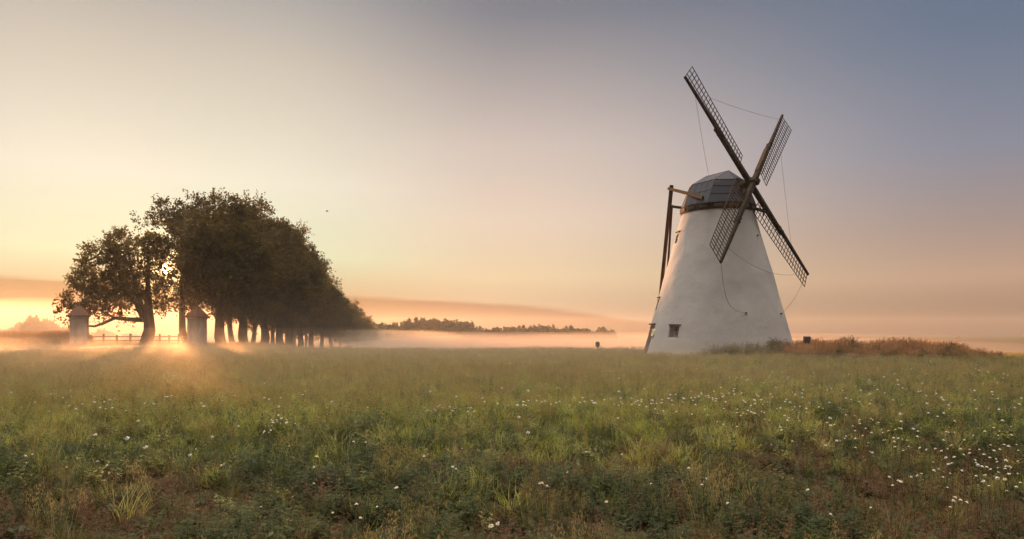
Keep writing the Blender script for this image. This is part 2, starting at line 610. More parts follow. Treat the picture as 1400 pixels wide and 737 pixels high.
def build_road():
    ctr = [(-110, 40), (-74, 44.5), (-56, 48.5), (-45, 52.5), (-39.5, 57), (-36.8, 63), (-35.8, 70), (-36.2, 84)]
    hw = [4.6, 4.6, 4.4, 4.2, 3.6, 2.8, 2.0, 1.9]
    t_ = np.linspace(0, len(ctr) - 1, 90)
    cx_ = np.interp(t_, range(len(ctr)), [p[0] for p in ctr])
    cy_ = np.interp(t_, range(len(ctr)), [p[1] for p in ctr])
    hw_ = np.interp(t_, range(len(ctr)), hw) + (vnoise(t_ * 7, t_ * 0, 3.0) - 0.5) * 0.9
    dx_ = np.gradient(cx_)
    dy_ = np.gradient(cy_)
    L = np.hypot(dx_, dy_)
    nx_, ny_ = -dy_ / L, dx_ / L
    K = 9
    vs = []
    for a in range(90):
        for k in range(K):
            q = (k / (K - 1) * 2 - 1) * hw_[a]
            x, y = cx_[a] + nx_[a] * q, cy_[a] + ny_[a] * q
            vs.append((x, y, gz(x, y) + 0.05))
    fs = [(a * K + k, (a + 1) * K + k, (a + 1) * K + k + 1, a * K + k + 1) for a in range(89) for k in range(K - 1)]
    mb = MB()
    mb.add(vs, fs)
    o_ = mb.build('road', M['road'], smooth=True)
    o_['kind'] = 'structure'
    return cx_, cy_, hw_


ROAD = build_road()

# ------------------------------------------------------------------ haze and ground mist
HB = MB()
HB.box((0, 560, 6.0), (2300, 1340, 34.0))       # z -11 .. 23
hz_ = HB.build('haze', vol_mat('haze_air', 0.00030, (0.95, 0.91, 0.87), 0.56))
tag(hz_, kind='stuff')
for ax_ in ('diffuse',):
    pass


def mist_bank(x0, x1, y0, y1, top, amp, dens, seed, aniso=0.45, tint=(0.88, 0.73, 0.60)):
    nx, ny = 60, 60
    xs = np.linspace(x0, x1, nx)
    ys = np.linspace(y0, y1, ny)
    X, Y = np.meshgrid(xs, ys)
    e = np.minimum(smooth01(0, 0.22, (X - x0) / (x1 - x0)) * smooth01(0, 0.22, (x1 - X) / (x1 - x0)),
                   smooth01(0, 0.16, (Y - y0) / (y1 - y0)) * smooth01(0, 0.16, (y1 - Y) / (y1 - y0)))
    base = -9.6
    Z = base + 0.2 + (top - base) * e ** 0.12 + amp * (fbm(X + seed * 91, Y, (x1 - x0) / 7) - 0.5) * e
    top_v = np.stack([X, Y, Z], -1).reshape(-1, 3)
    bot_v = np.stack([X, Y, np.full_like(X, base)], -1).reshape(-1, 3)
    N = nx * ny
    fs = []
    for j in range(ny - 1):
        for i in range(nx - 1):
            a = j * nx + i
            fs.append((a, a + 1, a + nx + 1, a + nx))
            fs.append((N + a, N + a + nx, N + a + nx + 1, N + a + 1))
    for i in range(nx - 1):
        fs.append((i, N + i, N + i + 1, i + 1))
        b_ = (ny - 1) * nx + i
        fs.append((b_, b_ + 1, N + b_ + 1, N + b_))
    for j in range(ny - 1):
        a = j * nx
        fs.append((a, a + nx, N + a + nx, N + a))
        b_ = j * nx + nx - 1
        fs.append((b_, N + b_, N + b_ + nx, b_ + nx))
    mb = MB()
    mb.add(np.concatenate([top_v, bot_v]), fs)
    o_ = mb.build('ground_mist', vol_mat('ground_mist', dens, tint, aniso))
    tag(o_, kind='stuff')


# basin beyond the crest
mist_bank(-46, 95, 62, 300, 0.0, 1.0, 0.006, 1, 0.3, (0.76, 0.60, 0.52))
mist_bank(-200, 120, 110, 310, -1.4, 1.2, 0.008, 2, 0.3, (0.76, 0.60, 0.52))
mist_bank(-52, 100, 84, 305, 0.9, 1.0, 0.0024, 5, 0.3, (0.76, 0.60, 0.52))
mist_bank(-85, -12, 112, 250, 1.6, 1.4, 0.006, 7)
mist_bank(-270, -58, 104, 300, 0.8, 1.6, 0.0045, 6)
mist_bank(-290, -56, 108, 310, 8.0, 4.0, 0.010, 8)
# thin layers over the meadow, densest at the grass
for k_, (top_, dn_) in enumerate(((0.35, 0.007), (0.65, 0.0065), (1.0, 0.005), (1.5, 0.002), (2.3, 0.0010), (3.4, 0.0006))):
    mist_bank(-105 - 4 * k_, 30 + 2 * k_, 5.5 + 0.9 * k_, 60 + 2 * k_, top_, 0.25 + 0.15 * k_, dn_, 11 + k_, 0.62)


# ------------------------------------------------------------------ windmill
AX = np.array((13.55, 45.0))
PROF = [(-0.3, 4.95), (0.0, 4.86), (0.25, 4.78), (1.2, 4.50), (2.24, 4.24), (3.4, 3.92), (4.69, 3.58), (5.94, 3.22), (7.5, 2.78), (9.18, 2.33), (9.36, 2.30)]


def tower_r(z):
    return float(np.interp(z, [p[0] for p in PROF], [p[1] for p in PROF]))


def on_tower(px, py):
    """first point of the tower seen at a photo pixel (local to the mill) and the outward direction"""
    d = np.array(((px - 700) / 933.33, 1.0, (452 - py) / 933.33))
    for t_ in np.arange(38, 47, 0.005):
        p = np.array((0, 0, EYE)) + d * t_
        if np.hypot(p[0] - AX[0], p[1] - AX[1]) <= tower_r(p[2]):
            break
    else:
        t_ = 45.0
        p = np.array((0, 0, EYE)) + d * t_
    r_ = np.array((p[0] - AX[0], p[1] - AX[1], 0))
    r_ /= np.linalg.norm(r_)
    return p - np.array((AX[0], AX[1], 0)), r_


mill = empty('windmill', (AX[0], AX[1], 0), 'white plastered tower windmill with a grey metal cap and four dark lattice sails', 'windmill')
ORG = np.array((AX[0], AX[1], 0))
NH = np.array((0.666, -0.746, 0))          # wind shaft, in plan
TV = np.array((-0.746, -0.666, 0))         # sideways


def sp(s_, t_, z):
    return NH * s_ + TV * t_ + np.array((0, 0, z))


def radial_axes(r_):
    """rows: tangent, outward, up"""
    tng = np.array((r_[1], -r_[0], 0))
    return np.array((tng, r_, (0, 0, 1)))


def build_tower():
    zs = np.unique(np.concatenate([np.linspace(-0.3, 9.36, 70)]))
    n = 128
    vs = []
    rr = np.random.default_rng(5)
    for z in zs:
        for j in range(n):
            a = 2 * PI * j / n
            r_ = tower_r(z) + 0.07 * (float(fbm(a * 6 + 40, z + 9, 1.3)) - 0.5) * (1 if j else 1)
            vs.append((r_ * math.cos(a), r_ * math.sin(a), z))
    fs = []
    k = len(zs)
    for i in range(k - 1):
        for j in range(n):
            j2 = (j + 1) % n
            fs.append((i * n + j, i * n + j2, (i + 1) * n + j2, (i + 1) * n + j))
    fs.append(tuple(range(n))[::-1])
    fs.append(tuple((k - 1) * n + j for j in range(n)))
    mb = MB()
    mb.add(vs, fs)
    tower = mb.build('tower', M['plaster'], mill, smooth=True)
    # openings, cut through the wall surface
    cut = MB()
    for p, r_, ww, hh in OPENINGS:
        cut.box(p + r_ * 0.15, (ww, 0.90, hh), radial_axes(r_))
    co = cut.build('cutter', M['plaster'])
    co.location = mill.location
    bpy.context.view_layer.update()
    md = tower.modifiers.new('cut', 'BOOLEAN')
    md.object = co
    md.operation = 'DIFFERENCE'
    md.solver = 'EXACT'
    dg = bpy.context.evaluated_depsgraph_get()
    me = bpy.data.meshes.new_from_object(tower.evaluated_get(dg))
    tower.modifiers.clear()
    old = tower.data
    tower.data = me
    bpy.data.meshes.remove(old)
    me_c = co.data
    bpy.data.objects.remove(co)
    bpy.data.meshes.remove(me_c)
    return tower


P_WIN, R_WIN = on_tower(921, 456)
P_DOOR, R_DOOR = on_tower(888.5, 466)
a_door = math.atan2(R_DOOR[1], R_DOOR[0]) - 0.10
R_DOOR = np.array((math.cos(a_door), math.sin(a_door), 0))
P_DOOR = R_DOOR * tower_r(1.0) + np.array((0, 0, 0.95))
P_W2, R_W2 = on_tower(900, 416)
P_W3, R_W3 = on_tower(927.5, 325)


def rot_r(r_, a):
    c_, s_ = math.cos(a), math.sin(a)
    return np.array((r_[0] * c_ - r_[1] * s_, r_[0] * s_ + r_[1] * c_, 0))


def snap(r_, z):
    return r_ * tower_r(z) + np.array((0, 0, z))


R_W2 = rot_r(R_W2, -0.10)
R_W3 = rot_r(R_W3, -0.10)
P_W2, P_W3 = snap(R_W2, P_W2[2]), snap(R_W3, P_W3[2])
P_WIN = snap(R_WIN, 1.52)
OPENINGS = [(P_WIN, R_WIN, 0.72, 0.74), (P_DOOR, R_DOOR, 1.15, 1.95), (P_W2, R_W2, 0.6, 0.8), (P_W3, R_W3, 0.55, 0.7)]
tower = build_tower()


def build_window(p, r_, ww, hh, depth, shift=0.0, lint=None):
    ax_ = radial_axes(r_)
    tng = ax_[0]
    c_ = p - r_ * depth + tng * shift
    f = MB()
    b_ = 0.07
    up = np.array((0, 0, 1.0))
    for q in (-1, 1):
        f.box(c_ + tng * q * (ww / 2 - b_ / 2), (b_, 0.07, hh), ax_)
        f.box(c_ + up * q * (hh / 2 - b_ / 2), (ww - 2 * b_, 0.07, b_), ax_)
    f.box(c_, (0.045, 0.06, hh - 2 * b_), ax_)
    for q in (-1, 1):
        f.box(c_ + tng * q * ((ww - 2 * b_) / 4 + 0.011), ((ww - 2 * b_) / 2 - 0.023, 0.058, 0.045), ax_)
    wn = f.build('window', M['frame'], mill)
    g = MB()
    g.box(c_ - r_ * 0.012, (ww - 2 * b_ + 0.004, 0.016, hh - 2 * b_ + 0.004), ax_)
    g.build('pane', M['glass'], wn)
    li = MB()
    lc = snap(r_, p[2] + (hh / 2 if lint is None else 0.37) + 0.07) - r_ * 0.02
    li.box(lc, (ww + 0.25 if lint is None else lint, 0.20, 0.06), ax_)
    li.build('lintel', M['wood'], wn)
    return wn


build_window(P_WIN, R_WIN, 0.46, 0.60, 0.255, shift=-0.10, lint=0.92)
build_window(P_W2, R_W2, 0.6, 0.8, 0.10)
build_window(P_W3, R_W3, 0.55, 0.7, 0.10)

d_ax = radial_axes(R_DOOR)
dm = MB()
dm.box(P_DOOR - R_DOOR * 0.255, (1.1, 0.07, 1.9), d_ax)
for q in (-0.55, 0.6):
    dm.box(P_DOOR - R_DOOR * 0.21 + np.array((0, 0, q)), (1.0, 0.03, 0.12), d_ax)
door = dm.build('door', M['door'], mill)
hm = MB()
hm.tube([P_DOOR - R_DOOR * 0.19 + d_ax[0] * 0.42 + np.array((0, 0, q)) for q in (-0.1, 0.1)], 0.018)
hm.build('handle', M['metal_dark'], door)
lm = MB()
lm.box(snap(R_DOOR, 2.02) - R_DOOR * 0.02, (1.35, 0.26, 0.08), d_ax)
lm.build('lintel', M['wood'], door)

# oval enamel plaque by the door
P_PL, R_PL = on_tower(893.5, 455)
pa = radial_axes(R_PL)
tilt = math.atan(0.27)
pu = np.array((0, 0, 1)) * math.cos(tilt) - R_PL * math.sin(tilt)
pn = np.cross(pa[0], pu)
pn = pn if np.dot(pn, R_PL) > 0 else -pn
pl = MB()
ring = []
for k in range(24):
    a = 2 * PI * k / 24
    q = 0.20 * np.sign(math.cos(a)) * abs(math.cos(a)) ** 0.7 * pa[0] + 0.25 * np.sign(math.sin(a)) * abs(math.sin(a)) ** 0.7 * pu
    ring.append(q)
base_ = snap(R_PL, P_PL[2])
pl.add([base_ + q - pn * 0.06 for q in ring] + [base_ + q + pn * 0.06 for q in ring],
       [tuple(range(24, 48)), tuple(range(24))[::-1]] + [(k, (k + 1) % 24, 24 + (k + 1) % 24, 24 + k) for k in range(24)])
plq = pl.build('plaque', M['plaque'], mill)
plq['label'] = 'pale rounded plaque beside the door'
pe = MB()
for z_, ww in ((0.09, 0.10), (0.02, 0.16), (-0.06, 0.13)):
    pe.box(base_ + pu * z_ + pn * 0.063, (ww, 0.006, 0.022), np.array((pa[0], pn, pu)))
pe.build('lettering', M['curb_panel'], plq)

# curb ring under the cap
CAP0 = [(2.2, 1.0), (0.8, 2.5), (-1.3, 1.95), (-2.3, 1.0), (-2.3, -1.0), (-1.3, -1.95), (0.8, -2.5), (2.2, -1.0)]
CAP1 = [(1.7, 0.7), (0.8, 1.65), (-1.1, 1.35), (-1.7, 0.7), (-1.7, -0.7), (-1.1, -1.35), (0.8, -1.65), (1.7, -0.7)]
Z0 = [9.66, 9.64, 9.60, 9.50, 9.50, 9.60, 9.64, 9.66]
Z1 = 11.2
RID = [(0.82, 12.0), (-0.9, 11.9)]
cb = MB()
n = 64
vs = []
for r_, z in ((2.36, 9.26), (2.36, 9.70), (2.12, 9.70), (2.12, 9.26)):
    for j in range(n):
        a = 2 * PI * j / n
        vs.append((r_ * math.cos(a), r_ * math.sin(a), z))
fs = [(q * n + j, q * n + (j + 1) % n, ((q + 1) % 4) * n + (j + 1) % n, ((q + 1) % 4) * n + j) for q in range(4) for j in range(n)]
cb.add(vs, fs)
curb = cb.build('curb_ring', M['curb'], mill)
for j in range(16):
    cp = MB()
    a = 2 * PI * (j + 0.3) / 16
    rr_ = np.array((math.cos(a), math.sin(a), 0))
    cp.box(rr_ * 2.335 + np.array((0, 0, 9.49)), (0.52, 0.08, 0.17), radial_axes(rr_))
    cp.build('curb_panel', M['curb_panel'], curb)


def build_cap():
    zs = MB()
    p0 = [sp(s_, t_, z) for (s_, t_), z in zip(CAP0, Z0)]
    p1 = [sp(s_, t_, Z1 - 0.04 * (s_ < 0)) for s_, t_ in CAP1]
    ra, rb = sp(RID[0][0], 0, RID[0][1]), sp(RID[1][0], 0, RID[1][1])
    lines = []

    def panel(a, b, c_, d, k):
        """sheet split in k strips: a-b bottom, d-c top"""
        for i in range(k):
            u0, u1 = i / k, (i + 1) / k
            q = [a + (b - a) * u0, a + (b - a) * u1, d + (c_ - d) * u1, d + (c_ - d) * u0]
            zs.add(q, [(0, 1, 2, 3)])
            if i:
                lines.append((q[0], q[3]))
    kk = [2, 4, 2, 3, 2, 4, 2, 3]
    for i in range(8):
        j = (i + 1) % 8
        panel(p0[i], p0[j], p1[j], p1[i], 1 if i in (0, 6) else kk[i])
        lines.append((p0[i], p1[i]))
        lines.append((p1[i], p1[j]))
        lines.append((p0[i], p0[j]))
    # upper roof
    panel(p1[1], p1[2], rb, ra, 4)
    panel(p1[5], p1[6], ra, rb, 4)
    for a, b, c_ in ((p1[7], p1[0], ra), (p1[0], p1[1], ra), (p1[6], p1[7], ra), (p1[2], p1[3], rb), (p1[3], p1[4], rb), (p1[4], p1[5], rb)):
        zs.add([a, b, c_], [(0, 1, 2)])
        lines.append((a, c_))
        lines.append((b, c_))
    lines.append((ra, rb))
    # horizontal lap joints
    for i in range(8):
        j = (i + 1) % 8
        if i in (0, 1, 7):
            for u in ((0.55,) if i == 1 else (0.38, 0.72)):
                lines.append((p0[i] + (p1[i] - p0[i]) * u, p0[j] + (p1[j] - p0[j]) * u))
    zs.add(p0, [tuple(range(8))[::-1]])
    cap = zs.build('cap', M['zinc'], mill)
    sm = MB()
    for a, b in lines:
        sm.beam(a, b, 0.035, 0.03)
    sm.build('seam', M['seam'], cap)
    # dark slot the wind shaft comes out of
    return cap


cap = build_cap()

# sails: hub, shaft, four stocks with their lattices (fitted to the picture's perspective)
HUB = np.array((15.1124, 43.0, 10.955)) - ORG
NV = np.array((0.65429, -0.73348, 0.18415))
Hh = np.cross(-NV, (0, 0, 1.0))
Hh /= np.linalg.norm(Hh)
Uu = np.cross(Hh, -NV)
SPIN, RS = -0.78477, 8.016
sh = MB()
sh.tube([HUB - NV * 2.2, HUB - NV * 0.2], [0.26, 0.24], 14)
sh.build('wind_shaft', M['wood'], mill)
so = MB()
so.box(HUB - NV * 1.05 + np.array((0, 0, 0.02)), (0.85, 0.65, 0.95), np.array((Hh, NV, Uu)))
so.build('shaft_hood', M['dark'], mill)
hb = MB()
a45 = SPIN
e1 = math.cos(a45) * Uu + math.sin(a45) * Hh
e2 = -math.sin(a45) * Uu + math.cos(a45) * Hh
hb.box(HUB - NV * 0.02, (0.46, 0.88, 0.46), np.array((e1, NV, e2)))
hb.build('hub', M['wood'], mill)
for k in range(4):
    a = SPIN + k * PI / 2
    r_ = math.cos(a) * Uu + math.sin(a) * Hh
    q_ = -math.sin(a) * Uu + math.cos(a) * Hh
    off = NV * (0.14 if k % 2 else -0.14)
    o0 = HUB + off
    st_ = MB()
    st_.beam(o0 + r_ * 0.10, o0 + r_ * 4.3, 0.26, 0.30, NV, 0.22, 0.24)
    st_.beam(o0 + r_ * 3.7 + NV * 0.06, o0 + r_ * RS + NV * 0.06, 0.23, 0.18, NV, 0.14, 0.12)
    for rr_ in (3.85, 4.2):
        st_.beam(o0 + r_ * rr_ - q_ * 0.135 + NV * 0.02, o0 + r_ * rr_ + q_ * 0.135 + NV * 0.02, 0.06, 0.31, NV)
    sail = st_.build('sail', M['wood'], mill)
    if k == 1:
        ws = MB()
        ws.beam(o0 + r_ * 1.0 + NV * 0.002 - q_ * 0.165, o0 + r_ * 3.6 - q_ * 0.155, 0.03, 0.26, NV)
        ws.build('side_board', M['wood_warm'], sail)
    lt = MB()
    nb = 24
    r0 = 1.35
    wd = 1.30
    prev = None

    def bar_end(rr):
        u = (rr - r0) / (RS - r0)
        pt = 0.12 + (-0.075 - 0.12) * u
        return wd * (math.cos(pt) * q_ - math.sin(pt) * NV), u
    rads = np.linspace(r0, RS - 0.06, nb)
    for rr in rads:
        e, u = bar_end(rr)
        lt.beam(o0 + r_ * rr, o0 + r_ * rr + e * 1.0, 0.036, 0.034, NV)
    for fr in (0.34, 0.67, 1.0):
        for i in range(nb - 1):
            ea, _ = bar_end(rads[i])
            eb, _ = bar_end(rads[i + 1])
            lt.beam(o0 + r_ * rads[i] + ea * fr, o0 + r_ * rads[i + 1] + eb * fr, 0.032, 0.038, NV)
    lt.build('lattice', M['wood_warm'] if k == 3 else M['wood'], sail)

# tail frame behind the cap
tf = MB()
for sg in (1, -1):
    tf.beam(sp(0.45, 2.42 * sg, 9.98), sp(-3.75, 0.16 * sg, 11.52), 0.14, 0.18)
tf.beam(sp(-2.1, 0.0, 9.9), sp(-3.75, 0.0, 10.30), 0.16, 0.18)
tf.build('tail_beam', M['wood'], mill)
tpm = MB()
tpm.beam(sp(-3.6, 0.0, 11.75), sp(-4.72, 0.05, 2.3), 0.20, 0.20, TV, 0.17, 0.17)
tpm.build('tail_pole', M['wood_warm'], mill)
tpm = MB()
tpm.beam(sp(-3.66, -0.12, 10.4), sp(-4.28, -0.36, 4.6), 0.11, 0.11, TV)
tpm.build('tail_pole', M['wood_warm'], mill)
bk = MB()
bk.beam(sp(1.7, -1.5, 9.62), sp(2.35, -1.95, 9.36), 0.16, 0.18)
bk.beam(sp(2.15, -1.98, 9.12), sp(2.38, -1.62, 9.62), 0.10, 0.10)
bk.build('brake_lever', M['wood'], mill)
# small iron hooks on the wall
for px_, py_ in ((1019.5, 428), (1067, 429), (1035, 322)):
    p_, r_ = on_tower(px_, py_)
    hk = MB()
    hk.box(p_ + r_ * 0.02, (0.10, 0.16, 0.08), radial_axes(r_))
    hk.build('wall_hook', M['metal_dark'], mill)


def rope(a, b, sag, label, rad=0.016):
    a = np.asarray(a, float)
    b = np.asarray(b, float)
    pts_ = []
    for i in range(25):
        u = i / 24
        p = a + (b - a) * u
        p[2] -= sag * 4 * u * (1 - u)
        pts_.append(p)
    mb = MB()
    c_ = pts_[0].copy()
    mb.tube([p - c_ for p in pts_], rad, 5)
    o_ = mb.build('rope', M['rope'], loc=c_, smooth=True)
    return tag(o_, label, 'rope', 'ropes stretched about the windmill sails')


def sail_pt(k, rr, qq=0.0):
    a = SPIN + k * PI / 2
    r_ = math.cos(a) * Uu + math.sin(a) * Hh
    q_ = -math.sin(a) * Uu + math.cos(a) * Hh
    return ORG + HUB + r_ * rr + q_ * qq + NV * (0.14 if k % 2 else -0.14)


TIPS = [(abs((700 + 933.33 * sail_pt(k, RS)[0] / sail_pt(k, RS)[1]) - x), k) for k in range(4) for x in (0,)]
hp, _r = on_tower(1020, 428)
rope(sail_pt(0, RS * 0.84), ORG + sp(-0.55, 0.2, 11.95), 0.15, 'thin rope hanging from the upper left sail down to the cap', 0.0095)
rope(sail_pt(0, RS * 0.72, 1.28), sail_pt(1, RS * 0.93), 0.10, 'thin rope strung between the two upper sails', 0.0095)
rope(sail_pt(1, RS * 0.62, 1.3), sail_pt(2, RS * 0.72, 0), 0.2, 'thin rope running down between the two right-hand sails', 0.0095)
rope(sail_pt(2, RS * 0.86, 1.2), sail_pt(3, RS * 0.82, 0), 0.55, 'thin slack rope crossing the wall between the two lower sails', 0.0095)
p2_, _ = on_tower(1066.5, 430)


def hang(pts_, label):
    pts_ = [np.asarray(p, float) for p in pts_]
    k = len(pts_)
    t_ = np.linspace(0, 1, 28)
    # Bezier through control points
    out_ = []
    for u in t_:
        q = np.zeros(3)
        for i, p in enumerate(pts_):
            q += math.comb(k - 1, i) * u ** i * (1 - u) ** (k - 1 - i) * p
        out_.append(q)
    c_ = out_[0].copy()
    mb = MB()
    mb.tube([p - c_ for p in out_], 0.0115, 5)
    o_ = mb.build('rope', M['rope'], loc=c_, smooth=True)
    return tag(o_, label, 'rope', 'ropes stretched about the windmill sails')


t3 = sail_pt(3, RS * 0.97)
hpw = hp + ORG
hang([t3, t3 * 0.75 + hpw * 0.25 + np.array((-0.25, -0.2, -1.75)), hpw + np.array((-1.2, -0.5, 0.1)), hpw + _r * 0.05], 'slack rope from the lowest sail tip to a hook on the white wall')
t2 = sail_pt(2, RS * 0.97, 0.9)
p2w = p2_ + ORG
hang([t2, t2 * 0.5 + p2w * 0.5 + np.array((0.1, 0, -0.45)), p2w], 'slack rope from the lower right sail tip down to the tower edge')


# ------------------------------------------------------------------ gate posts
def gate_post(px, Y, wdt, hgt, rz, label):
    p = at(px, Y)
    root = empty('gate_post', p, label, 'gate post', 'pair of gate posts at the avenue', rz)
    b_ = MB()
    h_ = wdt / 2
    prof = [(h_ * 1.04, -0.3), (h_ * 1.04, 0.35), (h_, 0.42), (h_ * 0.985, hgt - 0.22), (h_ * 1.05, hgt - 0.20), (h_ * 1.06, hgt)]
    vs = []
    for r_, z in prof:
        for sx, sy in ((-1, -1), (1, -1), (1, 1), (-1, 1)):
            c_ = 0.06
            vs += [(sx * r_ - (sx * c_ if sx * sy > 0 else 0), sy * r_ - (0 if sx * sy > 0 else sy * c_), z),
                   (sx * r_ - (0 if sx * sy > 0 else sx * c_), sy * r_ - (sy * c_ if sx * sy > 0 else 0), z)]
    n_ = 8
    k = len(prof)
    fs = [(i * n_ + j, i * n_ + (j + 1) % n_, (i + 1) * n_ + (j + 1) % n_, (i + 1) * n_ + j) for i in range(k - 1) for j in range(n_)]
    fs.append(tuple((k - 1) * n_ + j for j in range(n_)))
    b_.add(vs, fs)
    b_.build('pillar', M['post_plaster'], root)
    rf = MB()
    e = h_ * 1.22
    rprof = [(e, hgt + 0.002), (e, hgt + 0.09), (e * 0.80, hgt + 0.34), (e * 0.52, hgt + 0.70), (e * 0.22, hgt + 0.98), (0.05, hgt + 1.12)]
    vs = []
    for r_, z in rprof:
        vs += [(-r_, -r_, z), (r_, -r_, z), (r_, r_, z), (-r_, r_, z)]
    fs = [(i * 4 + j, i * 4 + (j + 1) % 4, (i + 1) * 4 + (j + 1) % 4, (i + 1) * 4 + j) for i in range(len(rprof) - 1) for j in range(4)]
    fs += [(3, 2, 1, 0), tuple((len(rprof) - 1) * 4 + j for j in range(4))]
    rf.add(vs, fs)
    roof = rf.build('roof', M['roof_tile'], root)
    fn = MB()
    fn.tube([(0, 0, hgt + 1.05), (0, 0, hgt + 1.15), (0, 0, hgt + 1.24), (0, 0, hgt + 1.32)], [0.05, 0.13, 0.12, 0.02], 10)
    fn.build('finial', M['roof_tile'], roof)
    return root


gate_post(108.5, 68.0, 1.48, 2.92, R(24), 'squat white gate post with tiled roof at the far left of the field')
gate_post(269.5, 71.0, 1.40, 2.90, R(-22), 'squat white gate post with tiled roof in front of the tall airy tree')


# ------------------------------------------------------------------ trees
def rand_unit(n_, g):
    v = g.normal(size=(n_, 3))
    return v / np.linalg.norm(v, axis=1, keepdims=True)


def leaf_quads(pos, dirs, size, g, aspect=0.55, droop=0.25):
    """rhombic leaves at pos, pointing along dirs, with a random roll"""
    n_ = len(pos)
    d = dirs + g.normal(size=(n_, 3)) * 0.55
    d[:, 2] -= droop
    d /= np.linalg.norm(d, axis=1, keepdims=True)
    s_ = np.cross(d, rand_unit(n_, g))
    s_ /= np.linalg.norm(s_, axis=1, keepdims=True) + 1e-9
    L = (size * g.uniform(0.7, 1.3, n_))[:, None]
    nn = np.cross(d, s_)
    mid = pos + d * L * 0.5 + nn * L * 0.08
    return np.stack([pos, mid + s_ * L * aspect / 2, pos + d * L, mid - s_ * L * aspect / 2], 1)


def make_crown(g, lobes, ncl, twigs, per, leaf, rc=(1.1, 1.9), core=0, holes=(), gap=0.5):
    """clusters of leafy twigs through the lobes; returns quads and the cluster centres"""
    vol = np.array([l[3] * l[4] * l[5] for l in lobes]) ** 0.75
    vol /= vol.sum()
    cen, out_ = [], []
    while len(cen) < ncl:
        l = lobes[g.choice(len(lobes), p=vol)]
        u = rand_unit(1, g)[0]
        rr = g.uniform(0.35, 1.0) ** 0.5
        p = np.array(l[:3]) + u * rr * np.array(l[3:6])
        if any(np.linalg.norm(p - np.array(h[:3])) < h[3] for h in holes):
            continue
        if cen and min(np.linalg.norm(p - q) for q in cen) < gap:
            continue
        cen.append(p)
        out_.append(u)
    quads = []
    for p, u in zip(cen, out_):
        r_ = g.uniform(*rc)
        td = rand_unit(twigs, g) + u * 0.55
        td[:, 2] += 0.1
        td /= np.linalg.norm(td, axis=1, keepdims=True)
        ln = r_ * g.uniform(0.55, 1.25, twigs)
        tt = g.uniform(0.2, 1.0, (twigs, per))
        pos = p + td[:, None, :] * (ln[:, None] * tt)[:, :, None]
        pos[:, :, 2] -= (tt ** 2) * 0.12 * r_
        pos = pos.reshape(-1, 3) + g.normal(size=(twigs * per, 3)) * 0.10
        dr = np.repeat(td, per, 0)
        quads.append(leaf_quads(pos, dr, leaf, g))
    if core:
        for l, v_ in zip(lobes, vol):
            n_ = int(core * v_)
            if n_ < 1:
                continue
            u = rand_unit(n_, g) * (g.uniform(0, 1, n_) ** 0.4)[:, None] * 0.82
            pos = np.array(l[:3]) + u * np.array(l[3:6])
            if holes:
                ok = np.ones(n_, bool)
                for h in holes:
                    ok &= np.linalg.norm(pos - np.array(h[:3]), axis=1) > h[3] + 0.5
                pos = pos[ok]
            quads.append(leaf_quads(pos, rand_unit(len(pos), g), leaf * 1.7, g, 0.8))
    q = np.concatenate(quads)
    sd = np.array(SD)
    for h in holes:
        rel = q[:, 0] - np.array(h[:3])
        dist = np.linalg.norm(rel - (rel @ sd)[:, None] * sd, axis=1)
        q = q[dist > h[4] * (0.75 + 0.5 * g.random(len(q)))]
    return q, cen


def limb(mb, a, b, r0, r1, g, bow=0.12, n_=6, k=5):
    a = np.asarray(a, float)
    b = np.asarray(b, float)
    L = np.linalg.norm(b - a)
    side = rand_unit(1, g)[0] * L * bow
    side[2] = abs(side[2]) * -0.6
    pts_ = []
    for i in range(n_):
        u = i / (n_ - 1)
        pts_.append(a + (b - a) * u + side * 4 * u * (1 - u) * 0.5 + g.normal(size=3) * L * 0.012 * (0 < i < n_ - 1))
    mb.tube(pts_, [r0 + (r1 - r0) * (i / (n_ - 1)) ** 0.8 for i in range(n_)], k)
    return pts_


